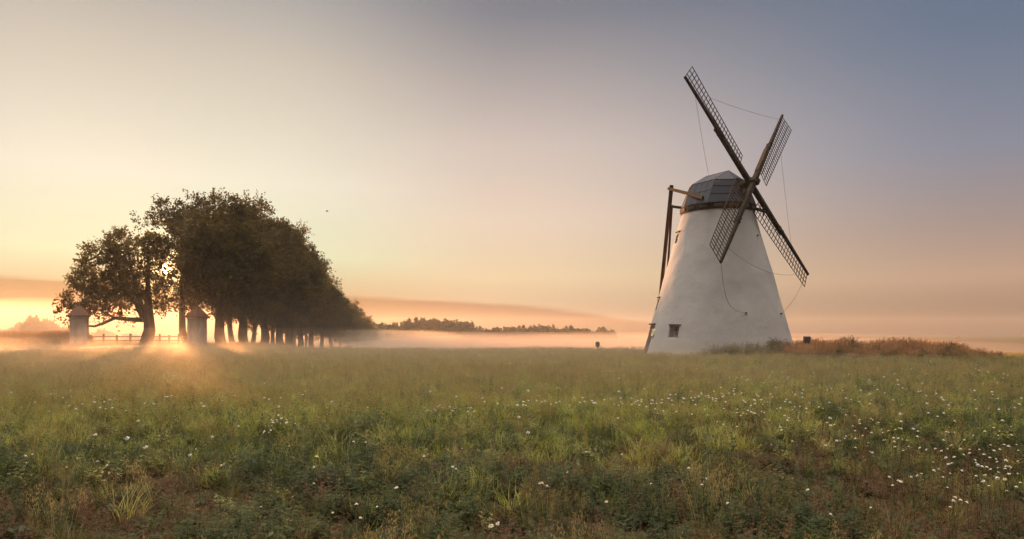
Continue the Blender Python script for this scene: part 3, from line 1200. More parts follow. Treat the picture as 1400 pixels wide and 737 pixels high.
def make_trunk(g, H, tr, cen, zfork, top=0.8, flare=1.22, every=1, lean=(0, 0), boughs=()):
    mb = MB()
    zs = np.array([-0.4, 0.0, 0.3, 0.9, 1.6, zfork, zfork + (H * top - zfork) * 0.35, zfork + (H * top - zfork) * 0.7, H * top])
    rad = np.array([flare * 1.05, flare, flare * 0.86, 1.06, 0.96, 0.86, 0.55, 0.28, 0.06]) * tr
    wob = np.cumsum(g.normal(size=(len(zs), 2)) * 0.10, 0) * (zs > 0.5)[:, None]
    pts_ = [(wob[i, 0] + lean[0] * max(z, 0) / H, wob[i, 1] + lean[1] * max(z, 0) / H, z) for i, z in enumerate(zs)]
    mb.tube(pts_, rad.tolist(), 12)
    px_, py_ = np.array([p[0] for p in pts_]), np.array([p[1] for p in pts_])
    nodes = [np.array(p) for p in pts_[4:]]
    nrad = [r_ for r_ in rad[4:]]
    fine = [(np.array(pts_[i_]) + (np.array(pts_[i_ + 1]) - np.array(pts_[i_])) * u, rad[i_] + (rad[i_ + 1] - rad[i_]) * u)
            for i_ in range(4, len(pts_) - 1) for u in (0.2, 0.4, 0.6, 0.8)]
    nodes += [p for p, _ in fine]
    nrad += [r_ for _, r_ in fine]
    for poly, pr in boughs:
        mb.tube(poly, pr, 7)
        for i_ in range(len(poly) - 1):
            for u in (0.35, 0.7, 1.0):
                nodes.append(np.array(poly[i_]) + (np.array(poly[i_ + 1]) - np.array(poly[i_])) * u)
                nrad.append(pr[i_] + (pr[i_ + 1] - pr[i_]) * u)
    order = sorted(range(len(cen)), key=lambda q: np.hypot(cen[q][0], cen[q][1]) + 0.35 * abs(cen[q][2] - H * 0.55))
    for i, ci in enumerate(order):
        p = cen[ci]
        if i % every:
            continue
        A = np.array(nodes)
        cost = np.linalg.norm(A - p, axis=1) + 0.9 * np.maximum(A[:, 2] - p[2] + 0.4, 0) + np.where(A[:, 2] < zfork * 0.9, 2.5, 0)
        b_i = int(np.argmin(cost))
        base = nodes[b_i]
        r0 = max(min(nrad[b_i] * 0.72, 0.03 + 0.022 * np.linalg.norm(p - base)), 0.018)
        pp = limb(mb, base, p, r0, 0.014, g, 0.16)
        for k_, q in enumerate(pp[2:]):
            nodes.append(q)
            nrad.append(r0 + (0.014 - r0) * (k_ + 2) / 5)
        for _ in range(3):
            q = p + rand_unit(1, g)[0] * g.uniform(0.7, 1.4)
            limb(mb, pp[g.integers(3, 6)], q, r0 * 0.4 + 0.006, 0.007, g, 0.1, 4, 3)
    return mb


def tree_meshes(seed, H, Rr, zbot, tr, ncl, twigs, per, leaf, core=0, lobes=None, holes=(), rc=(1.1, 1.9), zfork=2.6, leafmat='leaf', top=0.8, every=1, boughs=(), lean=(0, 0)):
    g = np.random.default_rng(seed)
    if lobes is None:
        zc = (zbot + H) / 2
        hz2 = (H - zbot) / 2
        lobes = [(0, 0, zc - hz2 * 0.12, Rr * 0.86, Rr * 0.86, hz2 * 0.86), (0, 0, H - hz2 * 0.72, Rr * 0.62, Rr * 0.62, hz2 * 0.60)]
        for k in range(7):
            a = 2 * PI * k / 7 + g.uniform(-0.3, 0.3)
            lobes.append((Rr * 0.62 * math.cos(a), Rr * 0.62 * math.sin(a), zc - hz2 * 0.2 + g.uniform(-0.35, 0.35) * hz2, Rr * 0.36, Rr * 0.36, hz2 * 0.36))
    q, cen = make_crown(g, lobes, ncl, twigs, per, leaf, rc, core, holes)
    cr = MB()
    cr.quads(q)
    tm = make_trunk(g, H, tr, cen, zfork, top, every=every, lean=lean, boughs=boughs)
    return tm.mesh('trunk', M['bark'], True), cr.mesh('crown', M[leafmat])


def place_tree(name, meshes, loc, sc, rz, label, cat='tree', group=None):
    root = empty(name, loc, label, cat, group, rz)
    root.scale = sc if isinstance(sc, tuple) else (sc, sc, sc)
    for nm, me in zip(('trunk', 'crown'), meshes):
        o_ = bpy.data.objects.new(nm, me)
        COL.objects.link(o_)
        o_.parent = root
    return root


# broad open tree by the left gate post, with one low bent bough
BOUGHS = [
    ([(0.0, 0, 2.7), (-1.6, -0.2, 2.75), (-3.2, -0.3, 2.9), (-4.3, -0.4, 2.35), (-5.3, -0.4, 2.0), (-6.3, -0.5, 2.1), (-7.4, -0.5, 2.7)],
     [0.30, 0.24, 0.19, 0.16, 0.13, 0.09, 0.04]),
    ([(-3.2, -0.3, 2.9), (-4.6, -0.6, 3.7), (-6.0, -0.9, 4.3)], [0.15, 0.09, 0.03]),
    ([(-0.2, 0, 2.6), (-1.3, 0.4, 4.4), (-2.9, 0.6, 6.0), (-4.3, 0.3, 7.6)], [0.32, 0.22, 0.13, 0.04]),
    ([(0.0, 0, 2.6), (-0.6, -0.5, 5.2), (-1.2, -0.6, 7.8), (-1.9, -0.2, 10.4)], [0.34, 0.24, 0.15, 0.04])]
L1 = [(-2.0, 0, 10.0, 3.0, 3.0, 2.8), (-4.6, 0, 7.2, 3.2, 3.0, 2.3), (-6.4, 0, 5.3, 2.2, 2.6, 1.7), (-0.4, 0, 7.4, 2.2, 3.0, 2.6), (0.4, 0, 10.4, 1.8, 2.2, 1.6), (-3.8, 0, 9.6, 2.4, 2.4, 2.0),
      (-3.2, 0, 5.6, 3.0, 2.8, 1.5), (-7.2, -0.4, 3.4, 1.2, 1.5, 1.0), (-2.6, 0.3, 3.4, 1.8, 1.8, 0.8), (1.9, 0.2, 5.2, 1.3, 1.5, 0.8), (2.3, 0, 4.5, 1.5, 1.5, 0.6)]
t1 = tree_meshes(11, 13.4, 6, 2.5, 0.60, 150, 16, 8, 0.29, 60, L1, holes=[(2.05, 0, 8.19, 1.7, 1.35)], rc=(0.8, 1.5), zfork=2.6, top=0.72, boughs=BOUGHS, every=1)
place_tree('broadleaf_tree', t1, at(200, 73), 1.0, 0, 'broad open-crowned tree with a low bent bough beside the left gate post')

L2 = [(-0.5, 0, 15.2, 3.6, 3.2, 2.4), (-2.9, 0, 12.8, 2.4, 2.6, 2.8), (1.6, 0, 13.4, 2.8, 3, 2.8), (-1.8, 0, 10.6, 2.2, 2.4, 1.9), (2.2, 0, 10.2, 2.4, 2.6, 2.6),
      (2.0, 0, 6.6, 2.2, 2.4, 1.8), (-1.2, 0, 5.8, 1.0, 1.5, 0.7), (-1.9, 0, 4.7, 1.3, 1.4, 0.8), (1.8, 0, 4.2, 1.3, 1.5, 1.0)]
t2m = tree_meshes(23, 18.0, 5, 3, 0.40, 104, 15, 8, 0.30, 60, L2, holes=[(-2.4, 0, 8.82, 1.9, 1.45)], rc=(0.8, 1.6), zfork=4.2, top=0.85, every=1)
place_tree('broadleaf_tree', t2m, at(254.5, 80), 1.0, 0, 'tall airy tree with sky through its crown, its trunk just behind the right gate post')

DENSE = [tree_meshes(31 + i, 18.5, 6.6, 3.3, 0.54, 125, 28, 12, 0.27, 3800, rc=(0.9, 2.1), zfork=3.3, every=3) for i in range(3)]
ORD = ['nearest', 'second', 'third', 'fourth', 'fifth', 'sixth', 'seventh', 'eighth', 'ninth', 'tenth']
AVE = [  # photo column of the trunk, distance, photo row of the crown's top, width factor
    (302, 76, 245, 1.04), (333, 84, 254, 1.0), (362, 92, 276, 1.0), (383, 100, 287, 0.98), (397, 108, 302, 0.92), (411, 117, 322, 0.90),
    (426, 127, 345, 0.90), (440, 138, 370, 0.95), (453, 152, 389, 1.0), (465, 168, 402, 1.1), (477, 188, 410, 1.25), (490, 212, 424, 1.5)]
for i, (px_, Y, py_, wf) in enumerate(AVE):
    p = at(px_, Y)
    py_ += (0, 4, -3, 5, -4, 5, -3, 4, -3, 3, -3, 2)[i]
    H = at(px_, Y, py_)[2] - p[2]
    s_ = H / 19.1
    if i < 8:
        lab = ORD[i] + ' trunk of the dense dark avenue row, counted from the right gate post'
        if i == 0:
            lab = 'thick-trunked tree with the tallest dense crown, nearest of the dark avenue row'
    else:
        lab = 'avenue tree at the misty far end where the row sinks into fog'
    place_tree('avenue_tree', DENSE[i % 3], p, (s_ * wf, s_ * wf, s_), 2.1 * i, lab, 'tree', 'trees of the avenue')
# second row of the avenue, on its far side
for i, (px_, Y, py_) in enumerate([(318, 96, 318), (346, 106, 340), (372, 116, 352), (390, 126, 366), (404, 138, 382), (418, 150, 394)]):
    p = at(px_, Y)
    H = at(px_, Y, py_)[2] - p[2]
    s_ = H / 19.1
    place_tree('avenue_tree', DENSE[(i + 1) % 3], p, (s_ * 0.85, s_ * 0.85, s_), 1.3 * i + 0.5,
               'tree of the avenue\'s far row, slim trunk glimpsed between the front trunks', 'tree', 'far row of the avenue')

# hazy trees beyond the fence on the left
MIDT = [tree_meshes(61 + i, 12.0, 5.2, 0.8, 0.35, 46, 16, 8, 0.62, 700, rc=(1.2, 2.1), zfork=1.8, leafmat='leaf_far', every=3) for i in range(3)]
for i, (px_, Y, py_, wf, lab) in enumerate([
        (46, 150, 423, 0.62, 'tallest golden hazy tree beyond the field at the left edge'),
        (67, 158, 430, 0.62, 'hazy tree with a sloping crown, just left of the left gate post'),
        (26, 165, 440, 0.9, 'low hazy tree left of the tallest golden one'),
        (1, 170, 445, 1.0, 'hazy tree cut by the left edge of the picture'),
        (86, 165, 441, 0.75, 'low hazy bushy tree partly behind the left gate post'),
        (140, 175, 449, 1.2, 'faint bushy tree in golden mist behind the fence'),
        (176, 185, 452, 1.2, 'faint low tree in golden mist behind the open-crowned tree'),
        (212, 150, 457, 0.9, 'small misty bushy tree just right of the open-crowned tree\'s trunk')]):
    p = at(px_, Y)
    H = at(px_, Y, py_)[2] - p[2]
    s_ = H / 12.4
    place_tree('hazy_tree', MIDT[i % 3], p, (s_ * wf, s_ * wf, s_), 1.7 * i, lab, 'tree', 'misty trees beyond the fence')


# far wood across the mist: individual small trees, pines and broadleaves
def spruce_mesh(seed):
    g = np.random.default_rng(seed)
    qs = []
    for k in range(15):
        z = 1.6 + k * 0.9
        r_ = 3.0 * (1 - k / 15.5) ** 0.8
        n_ = int(18 + 40 * r_)
        a = g.uniform(0, 2 * PI, n_)
        t_ = g.uniform(0.15, 1, n_) * r_
        pos = np.stack([np.cos(a) * t_, np.sin(a) * t_, z - t_ * 0.32 + g.normal(size=n_) * 0.25], 1)
        qs.append(leaf_quads(pos, np.stack([np.cos(a), np.sin(a), -0.3 + 0 * a], 1), 0.75, g, 0.6))
    cr = MB()
    cr.quads(np.concatenate(qs))
    tm = MB()
    tm.tube([(0, 0, -0.4), (0, 0, 6), (0, 0, 15.2)], [0.24, 0.16, 0.03], 6)
    return tm.mesh('trunk', M['bark'], True), cr.mesh('crown', M['leaf_far'])


FART = [tree_meshes(81 + i, 15.0, 5.6, 1.5, 0.35, 30, 14, 7, 0.95, 500, rc=(1.3, 2.3), zfork=3, leafmat='leaf_far', every=4) for i in range(2)] + [spruce_mesh(5), spruce_mesh(6)]
g_ = np.random.default_rng(44)
prof_x = [500, 520, 545, 570, 590, 612, 640, 652, 665, 680, 692, 712, 740, 760, 780, 800, 816]
prof_y = [448, 441, 438, 431, 432, 436, 439, 443, 448, 444, 448, 444, 443, 446, 444, 447, 449]
xpx = 498
i = 0
while xpx < 805:
    Y = g_.uniform(290, 335)
    py_ = np.interp(xpx, prof_x, prof_y) + g_.uniform(-2.5, 2.5)
    p = at(xpx, Y)
    H = max(at(xpx, Y, py_)[2] - p[2], 4)
    kind_ = int(g_.integers(0, 4))
    s_ = H / 15.3
    wf = (1.15 if kind_ < 2 else 1.0) * max(1.0, 0.85 / s_ * 0.9)
    place_tree('far_tree', FART[kind_], p, (s_ * wf, s_ * wf, s_), g_.uniform(0, 6), 'tree of the far hazy wood rising out of the white mist', 'tree', 'trees of the far wood')
    xpx += g_.uniform(3.5, 7.5)
    i += 1
for px_, py_, k in ((822, 445, 1), (835, 449, 0)):
    Y = 430
    p = at(px_, Y)
    H = max(at(px_, Y, py_)[2] - p[2], 4)
    s_ = H / 15.3
    place_tree('far_tree', FART[k], p, (s_ * 1.2, s_ * 1.2, s_), px_,
               'lone faint tree between the far wood and the windmill', 'tree', 'lone far trees')


# ------------------------------------------------------------------ fences
def fence(x0, x1, Y0, Y1, nposts, label, hgt=1.0):
    a = at(x0, Y0)
    root = empty('rail_fence', a, label, 'fence', 'wooden field fences')
    ps = []
    for k in range(nposts):
        u = k / (nposts - 1)
        p = at(x0 + (x1 - x0) * u, Y0 + (Y1 - Y0) * u)
        ps.append(p - a)
        mb = MB()
        q = p - a
        hh = hgt * (1.0 + 0.10 * math.sin(k * 2.7))
        mb.beam(q + np.array((0, 0, -0.2)), q + np.array((0.04 * math.sin(k * 5), 0, hh + 0.12)), 0.17, 0.17, (1, 0, 0))
        mb.build('post', M['fence_wood'], root)
    for z in (0.42, 0.86):
        for k in range(nposts - 1):
            mb = MB()
            mb.beam(ps[k] + np.array((0, -0.10, z * hgt)), ps[k + 1] + np.array((0, -0.10, z * hgt + 0.03 * math.sin(k * 3.1))), 0.06, 0.13)
            mb.build('rail', M['fence_wood'], root)
    return root


fence(124, 196, 76, 77.5, 5, 'wooden post and rail fence between the left gate post and the open-crowned tree')
fence(206, 257, 78, 79.5, 5, 'wooden post and rail fence between the open-crowned tree and the right gate post')
fence(-40, 98, 74, 75.5, 8, 'wooden post and rail fence left of the left gate post, half hidden by tall grass')


# ------------------------------------------------------------------ small things round the mill
def floodlight(px, Y, hgt, label, head=(0.34, 0.18, 0.44), tiltx=0.25, legs=True):
    p = at(px, Y)
    root = empty('floodlight', p, label, 'floodlight')
    st_ = MB()
    if legs:
        for q in (-0.16, 0.16):
            st_.beam((q, 0, -0.15), (q * 0.5, 0, hgt - 0.3), 0.045, 0.045, (0, 1, 0))
        st_.beam((-0.14, 0, hgt * 0.35), (0.14, 0, hgt * 0.35), 0.04, 0.04)
    else:
        st_.tube([(0, 0, -0.15), (0, 0, hgt * 0.6)], 0.05, 8)
    st_.build('stand', M['metal_dark'], root)
    ax_ = np.array(((1, 0, 0), (0, math.cos(tiltx), math.sin(tiltx)), (0, -math.sin(tiltx), math.cos(tiltx))))
    hd = MB()
    hd.box((0, 0, hgt), head, ax_)
    for k in range(5):
        hd.box(np.array((0, 0, hgt)) + ax_.T @ np.array((0, -head[1] / 2 - 0.02, (k - 2) * head[2] * 0.17)), (head[0] * 0.85, 0.04, 0.025), ax_)
    h_ = hd.build('head', M['metal_dark'], root)
    ln = MB()
    ln.box(np.array((0, 0, hgt)) + ax_.T @ np.array((0, head[1] / 2 + 0.006, 0)), (head[0] * 0.86, 0.012, head[2] * 0.86), ax_)
    ln.build('lens', M['lens'], h_)
    return root


floodlight(1103, 38.0, 1.02, 'dark boxy floodlight on thin legs, in the tall grass right of the windmill')
pp_ = at(817, 49)
rt_ = empty('bollard_lamp', pp_, 'small dark lamp on a short pale post, standing alone left of the windmill', 'lamp')
b_ = MB()
b_.tube([(0, 0, -0.15), (0, 0, 0.10), (0.01, 0, 0.16), (0.0, 0, 0.42)], [0.10, 0.095, 0.06, 0.05], 10)
b_.build('post', M['concrete'], rt_)
b_ = MB()
b_.tube([(0, 0, 0.40), (0, 0, 0.46), (0, 0, 0.74), (0, 0, 0.80)], [0.07, 0.15, 0.16, 0.08], 12)
hd_ = b_.build('head', M['metal_dark'], rt_)
b_ = MB()
b_.tube([(0, 0, 0.795), (0, 0, 0.83)], [0.10, 0.03], 10)
b_.build('cap', M['metal_dark'], hd_)

b_ = MB()
pb_ = at(867, 46)
bw, bh = 0.40, 0.26
vs = []
for z, s_ in ((-0.1, 1.0), (0.02, 1.02), (0.22, 1.0), (0.27, 0.92)):
    for a in range(12):
        an = 2 * PI * a / 12
        cx2 = np.sign(math.cos(an)) * abs(math.cos(an)) ** 0.35 * 0.24 * s_
        cy2 = np.sign(math.sin(an)) * abs(math.sin(an)) ** 0.35 * 0.17 * s_
        vs.append((cx2 + 0.01 * math.sin(a * 5 + z * 9), cy2, z + 0.012 * math.sin(a * 3)))
fs = [(i * 12 + j, i * 12 + (j + 1) % 12, (i + 1) * 12 + (j + 1) % 12, (i + 1) * 12 + j) for i in range(3) for j in range(12)]
fs.append(tuple(36 + j for j in range(12)))
b_.add(vs, fs)
tag(b_.build('stone_block', M['concrete'], loc=pb_), 'low grey stone block in the grass by the foot of the windmill', 'stone block')

# bird over the avenue
b_ = MB()
g2_ = []
for i, (x, r_) in enumerate([(-0.26, 0.01), (-0.2, 0.035), (-0.08, 0.06), (0.06, 0.065), (0.16, 0.045), (0.21, 0.04), (0.25, 0.03), (0.29, 0.006)]):
    g2_.append(((x, 0, 0.02 * math.sin(x * 4)), r_))
b_.tube([p for p, _ in g2_], [r_ for _, r_ in g2_], 8)
for sg in (-1, 1):
    pr = [(0.10, 0.03, 0.02), (0.14, 0.20, 0.13), (0.06, 0.46, 0.10), (-0.04, 0.44, 0.10), (-0.06, 0.20, 0.12), (-0.08, 0.03, 0.02)]
    up_ = [(x, y * sg, z + 0.008) for x, y, z in pr]
    dn_ = [(x, y * sg, z - 0.008) for x, y, z in pr]
    b_.add(up_ + dn_, [tuple(range(6)), tuple(range(6, 12))[::-1]] + [(k, (k + 1) % 6, 6 + (k + 1) % 6, 6 + k) for k in range(6)])
tag(b_.build('bird', M['bird'], loc=at(447, 118, 289)), 'tiny dark bird flying in the open sky right of the avenue', 'bird')


# ------------------------------------------------------------------ meadow plants (prototypes stay out of the scene)
def blade(base, az_, L, wd, lean, g, n_=4, curl=0.6):
    """a curved grass blade as a strip of quads"""
    d = np.array((math.cos(az_), math.sin(az_), 0))
    s_ = np.array((-math.sin(az_), math.cos(az_), 0))
    qs = []
    p = np.array(base, float)
    ang = lean
    prev = (p - s_ * wd / 2, p + s_ * wd / 2)
    for i in range(n_):
        stp = L / n_
        p = p + (d * math.sin(ang) + np.array((0, 0, 1)) * math.cos(ang)) * stp
        ang += curl / n_
        ww = wd * (1 - (i + 1) / n_) ** 0.7 + 0.0006
        cur = (p - s_ * ww / 2, p + s_ * ww / 2)
        qs.append((prev[0], prev[1], cur[1], cur[0]))
        prev = cur
    return qs, p


PROTO = bpy.data.collections.new('meadow_plants')
_names = []


def proto(name, mb, mats):
    o_ = bpy.data.objects.new('%02d_%s' % (len(_names), name), mb.mesh(name, mats))
    PROTO.objects.link(o_)
    _names.append(name)


def weed(seed, hgt, nst, leafL, mats, feather=True, bunch=0.06):
    g = np.random.default_rng(seed)
    mb = MB()
    qs = []
    for _ in range(nst):
        az_ = g.uniform(0, 2 * PI)
        r_ = g.uniform(0, bunch)
        b0 = np.array((math.cos(az_) * r_, math.sin(az_) * r_, -0.02))
        L = hgt * g.uniform(0.55, 1.1)
        lean = g.uniform(0.05, 0.7)
        q, tip = blade(b0, az_, L, 0.004, lean, g, 4, g.uniform(-0.3, 0.5))
        qs += q
        nl = int(7 + L * 22)
        for k in range(nl):
            u = (k + 1) / nl
            seg = min(int(u * 4), 3)
            fr = u * 4 - seg
            a_ = (q[seg][0] + q[seg][1]) / 2
            c_ = (q[seg][2] + q[seg][3]) / 2
            p = a_ + (c_ - a_) * min(fr, 1)
            az2 = g.uniform(0, 2 * PI)
            el = g.uniform(-0.1, 0.9)
            d = np.array((math.cos(az2) * math.cos(el), math.sin(az2) * math.cos(el), math.sin(el)))
            s_ = np.cross(d, (0, 0, 1))
            s_ /= np.linalg.norm(s_) + 1e-6
            LL = leafL * g.uniform(0.6, 1.2) * (1.15 - 0.6 * u)
            if feather:
                npair = 4
                for m_ in range(1, npair + 1):
                    t_ = m_ / npair
                    bp = p + d * LL * t_ - np.array((0, 0, 1)) * LL * 0.18 * t_ * t_
                    for sg in (-1, 1):
                        dd_ = d * 0.65 + s_ * sg
                        dd_ /= np.linalg.norm(dd_)
                        l2 = LL * 0.42 * (1.15 - 0.6 * t_)
                        wv = np.cross(dd_, (g.normal() * 0.3, g.normal() * 0.3, 1))
                        wv = wv / np.linalg.norm(wv) * l2 * 0.20
                        qs.append((bp, bp + dd_ * l2 * 0.5 + wv, bp + dd_ * l2, bp + dd_ * l2 * 0.5 - wv))
            else:
                nn = np.cross(d, s_)
                mid = p + d * LL * 0.5 + nn * LL * 0.06
                qs.append((p, mid + s_ * LL * 0.24, p + d * LL - np.array((0, 0, LL * 0.15)), mid - s_ * LL * 0.24))
    mb.quads(qs)
    return mb


def tuft(seed, nbl, hgt, wd, spread, lean=(0.1, 0.8), curl=(0.2, 1.2)):
    g = np.random.default_rng(seed)
    mb = MB()
    qs = []
    for _ in range(nbl):
        az_ = g.uniform(0, 2 * PI)
        r_ = g.uniform(0, spread)
        a2 = g.uniform(0, 2 * PI)
        q, _t = blade((math.cos(a2) * r_, math.sin(a2) * r_, -0.02), az_, hgt * g.uniform(0.5, 1.15), wd * g.uniform(0.6, 1.2), g.uniform(*lean), g, 4, g.uniform(*curl))
        qs += q
    mb.quads(qs)
    return mb


def seedstalk(seed, n_, hgt, head, wd=0.0045, hs=1.0, spread=0.12):
    """thin upright stalks with a loose panicle"""
    g = np.random.default_rng(seed)
    mb = MB()
    qs = []
    for _ in range(n_):
        az_ = g.uniform(0, 2 * PI)
        r_ = g.uniform(0, spread)
        L = hgt * g.uniform(0.7, 1.15)
        q, tip = blade((math.cos(az_) * r_, math.sin(az_) * r_, -0.02), az_, L, wd, g.uniform(0.0, 0.25), g, 4, g.uniform(0, 0.4))
        qs += q
        for k in range(head):
            u = g.uniform(0.0, 0.28) * L
            p = tip - np.array((0, 0, 1)) * u + g.normal(size=3) * np.array((0.012, 0.012, 0.006)) * (1 + u * 8)
            d = rand_unit(1, g)[0] * 0.012 * hs
            d[2] = abs(d[2]) + 0.012
            s_ = np.cross(d, rand_unit(1, g)[0])
            s_ = s_ / (np.linalg.norm(s_) + 1e-6) * 0.005 * hs
            qs.append((p, p + d * 0.5 + s_, p + d * 1.4, p + d * 0.5 - s_))
    mb.quads(qs)
    return mb


for i in range(4):
    proto('feather_weed', weed(100 + i, 0.22 + 0.05 * i, 9, 0.075, None), M['weed'])           # 0-3
for i in range(3):
    proto('leafy_weed', weed(120 + i, 0.20 + 0.05 * i, 9, 0.05, None, False), M['weed'])       # 4-6
for i in range(3):
    proto('grass_tuft', tuft(140 + i, 46, 0.26 + 0.05 * i, 0.006, 0.09), M['grass'])           # 7-9
for i in range(2):
    proto('dry_tuft', tuft(150 + i, 34, 0.26, 0.004, 0.12, (0.2, 1.2)), M['dry'])              # 10-11
for i in range(2):
    proto('dry_weed', weed(160 + i, 0.30, 8, 0.045, None), M['dry'])                           # 12-13
for i in range(2):
    proto('seed_stalk', seedstalk(170 + i, 11, 0.42, 26, 0.004, 0.6), M['straw'])                           # 14-15
proto('broad_weed', weed(180, 0.14, 9, 0.12, None, False), M['broad'])                         # 16
proto('tall_weed', weed(181, 0.55, 3, 0.08, None, False, 0.02), M['weed'])                     # 17
for i in range(2):
    proto('russet_clump', seedstalk(190 + i, 34, 1.15, 46, 0.008, 2.0, 0.22), M['rust_grass'])                    # 18-19
proto('dark_clump', weed(195, 0.75, 10, 0.13, None, True, 0.16), M['weed'])                    # 20
proto('green_tall', tuft(196, 60, 0.8, 0.010, 0.2, (0.05, 0.35), (0.1, 0.7)), M['grass'])      # 21


proto('brightened_tuft', tuft(197, 60, 0.34, 0.008, 0.16, (0.1, 0.7), (0.3, 1.2)), M['brightened_grass'])       # 22
proto('brightened_tuft', tuft(198, 60, 0.28, 0.008, 0.18, (0.1, 0.9), (0.3, 1.4)), M['brightened_grass'])       # 23


for i in range(3):
    proto('light_weed', weed(210 + i, 0.22 + 0.04 * i, 11, 0.085, None, i != 1), M['light_weed'])     # 24-26


def scatter_group():
    ng = bpy.data.node_groups.new('plant_scatter', 'GeometryNodeTree')
    ng.interface.new_socket('Geometry', in_out='INPUT', socket_type='NodeSocketGeometry')
    ng.interface.new_socket('Geometry', in_out='OUTPUT', socket_type='NodeSocketGeometry')
    gi = ng.nodes.new('NodeGroupInput')
    go = ng.nodes.new('NodeGroupOutput')
    ci = ng.nodes.new('GeometryNodeCollectionInfo')
    ci.inputs['Collection'].default_value = PROTO
    ci.inputs['Separate Children'].default_value = True
    ci.inputs['Reset Children'].default_value = True
    ip = ng.nodes.new('GeometryNodeInstanceOnPoints')
    ip.inputs['Pick Instance'].default_value = True

    def attr(nm, ty):
        a_ = ng.nodes.new('GeometryNodeInputNamedAttribute')
        a_.data_type = ty
        a_.inputs['Name'].default_value = nm
        return a_.outputs['Attribute']
    ng.links.new(gi.outputs[0], ip.inputs['Points'])
    ng.links.new(ci.outputs[0], ip.inputs['Instance'])
    ng.links.new(attr('kind', 'INT'), ip.inputs['Instance Index'])
    ng.links.new(attr('rot', 'FLOAT_VECTOR'), ip.inputs['Rotation'])
    ng.links.new(attr('scl', 'FLOAT'), ip.inputs['Scale'])
    ng.links.new(ip.outputs[0], go.inputs[0])
    return ng


NG = scatter_group()


def scatter(name, pts_, kind_, rot, scl, label=None):
    me = bpy.data.meshes.new(name)
    n_ = len(pts_)
    me.vertices.add(n_)
    me.vertices.foreach_set('co', np.asarray(pts_, np.float32).ravel())
    a_ = me.attributes.new('kind', 'INT', 'POINT')
    a_.data.foreach_set('value', np.asarray(kind_, np.int32))
    a_ = me.attributes.new('rot', 'FLOAT_VECTOR', 'POINT')
    a_.data.foreach_set('vector', np.asarray(rot, np.float32).ravel())
    a_ = me.attributes.new('scl', 'FLOAT', 'POINT')
    a_.data.foreach_set('value', np.asarray(scl, np.float32))
    me.update()
    o_ = bpy.data.objects.new(name, me)
    COL.objects.link(o_)
    md = o_.modifiers.new('plants', 'NODES')
    md.node_group = NG
    tag(o_, label, None, None, 'stuff')
    return o_


def free_of_things(x, y):
    ok = np.hypot(x - 13.55, y - 45) > 4.95
    rd = np.min(np.hypot(x[:, None] - ROAD[0][None, ::2], y[:, None] - ROAD[1][None, ::2]) - ROAD[2][None, ::2], axis=1)
    ok &= rd > 0.15
    return ok


def meadow():
    g = np.random.default_rng(17)
    XS, YS, KS, SS = [], [], [], []
    for y0, y1, dens, sc in ((2.6, 8, 70, 0.84), (8, 14, 58, 0.84), (14, 26, 40, 0.86), (26, 45, 20, 0.95), (45, 84, 9, 1.15)):
        wmax = 0.80 * y1 + 3.5
        n_ = int(2 * wmax * (y1 - y0) * dens)
        x = g.uniform(-wmax, wmax, n_)
        y = g.uniform(y0, y1, n_)
        ok = (np.abs(x) < 0.80 * y + 3.5)
        ok &= ~((y > 60) & (x > -12))
        x, y = x[ok], y[ok]
        ok = free_of_things(x, y)
        x, y = x[ok], y[ok]
        n_ = len(x)
        dry = fbm(x, y * 0.7, 3.4)                      # patches of dry growth
        lush = fbm(x + 200, y, 2.0)
        tallp = fbm(x + 77, y + 40, 5.0)
        u = g.random(n_)
        k = np.where(u < 0.5, g.integers(0, 4, n_), np.where(u < 0.66, g.integers(4, 7, n_), g.integers(7, 10, n_)))
        k = np.where((g.random(n_) < smooth01(0.50, 0.66, dry) * 0.75), g.integers(10, 14, n_), k)
        k = np.where((lush > 0.60) & (g.random(n_) < 0.5), g.integers(0, 4, n_), k)
        fg = smooth01(4.6, 15, y) * (0.85 - 0.4 * smooth01(0.15, 0.55, x / y))  # paler plants farther off: brightening with distance put into leaf colour
        k = np.where(g.random(n_) < fg, np.where(g.random(n_) < 0.42, g.integers(22, 24, n_), g.integers(24, 27, n_)), k)
        k = np.where(g.random(n_) < 0.012 + 0.42 * smooth01(7, 24, y) * (0.72 - 0.35 * smooth01(0.1, 0.5, x / y)), g.integers(14, 16, n_), k)  # straw share also rises with distance to brighten the far field
        k = np.where(g.random(n_) < 0.035, 16, k)
        k = np.where(g.random(n_) < 0.012, 17, k)
        s_ = sc * g.uniform(0.6, 1.25, n_) * (0.75 + 0.55 * tallp) * (0.8 + 0.5 * lush)
        s_ = np.where(k == 17, np.minimum(s_, 1.0), s_)
        far = smooth01(25, 50, y)
        s_ *= 1 - 0.35 * far
        XS.append(x)
        YS.append(y)
        KS.append(k)
        SS.append(s_)
    x, y, k, s_ = map(np.concatenate, (XS, YS, KS, SS))
    n_ = len(x)
    z = ground_z(x, y) - 0.01
    rot = np.stack([g.normal(size=n_) * 0.12, g.normal(size=n_) * 0.12, g.uniform(0, 2 * PI, n_)], 1)
    scatter('meadow_grass', np.stack([x, y, z], 1), k, rot, s_)
    return n_


NM = meadow()


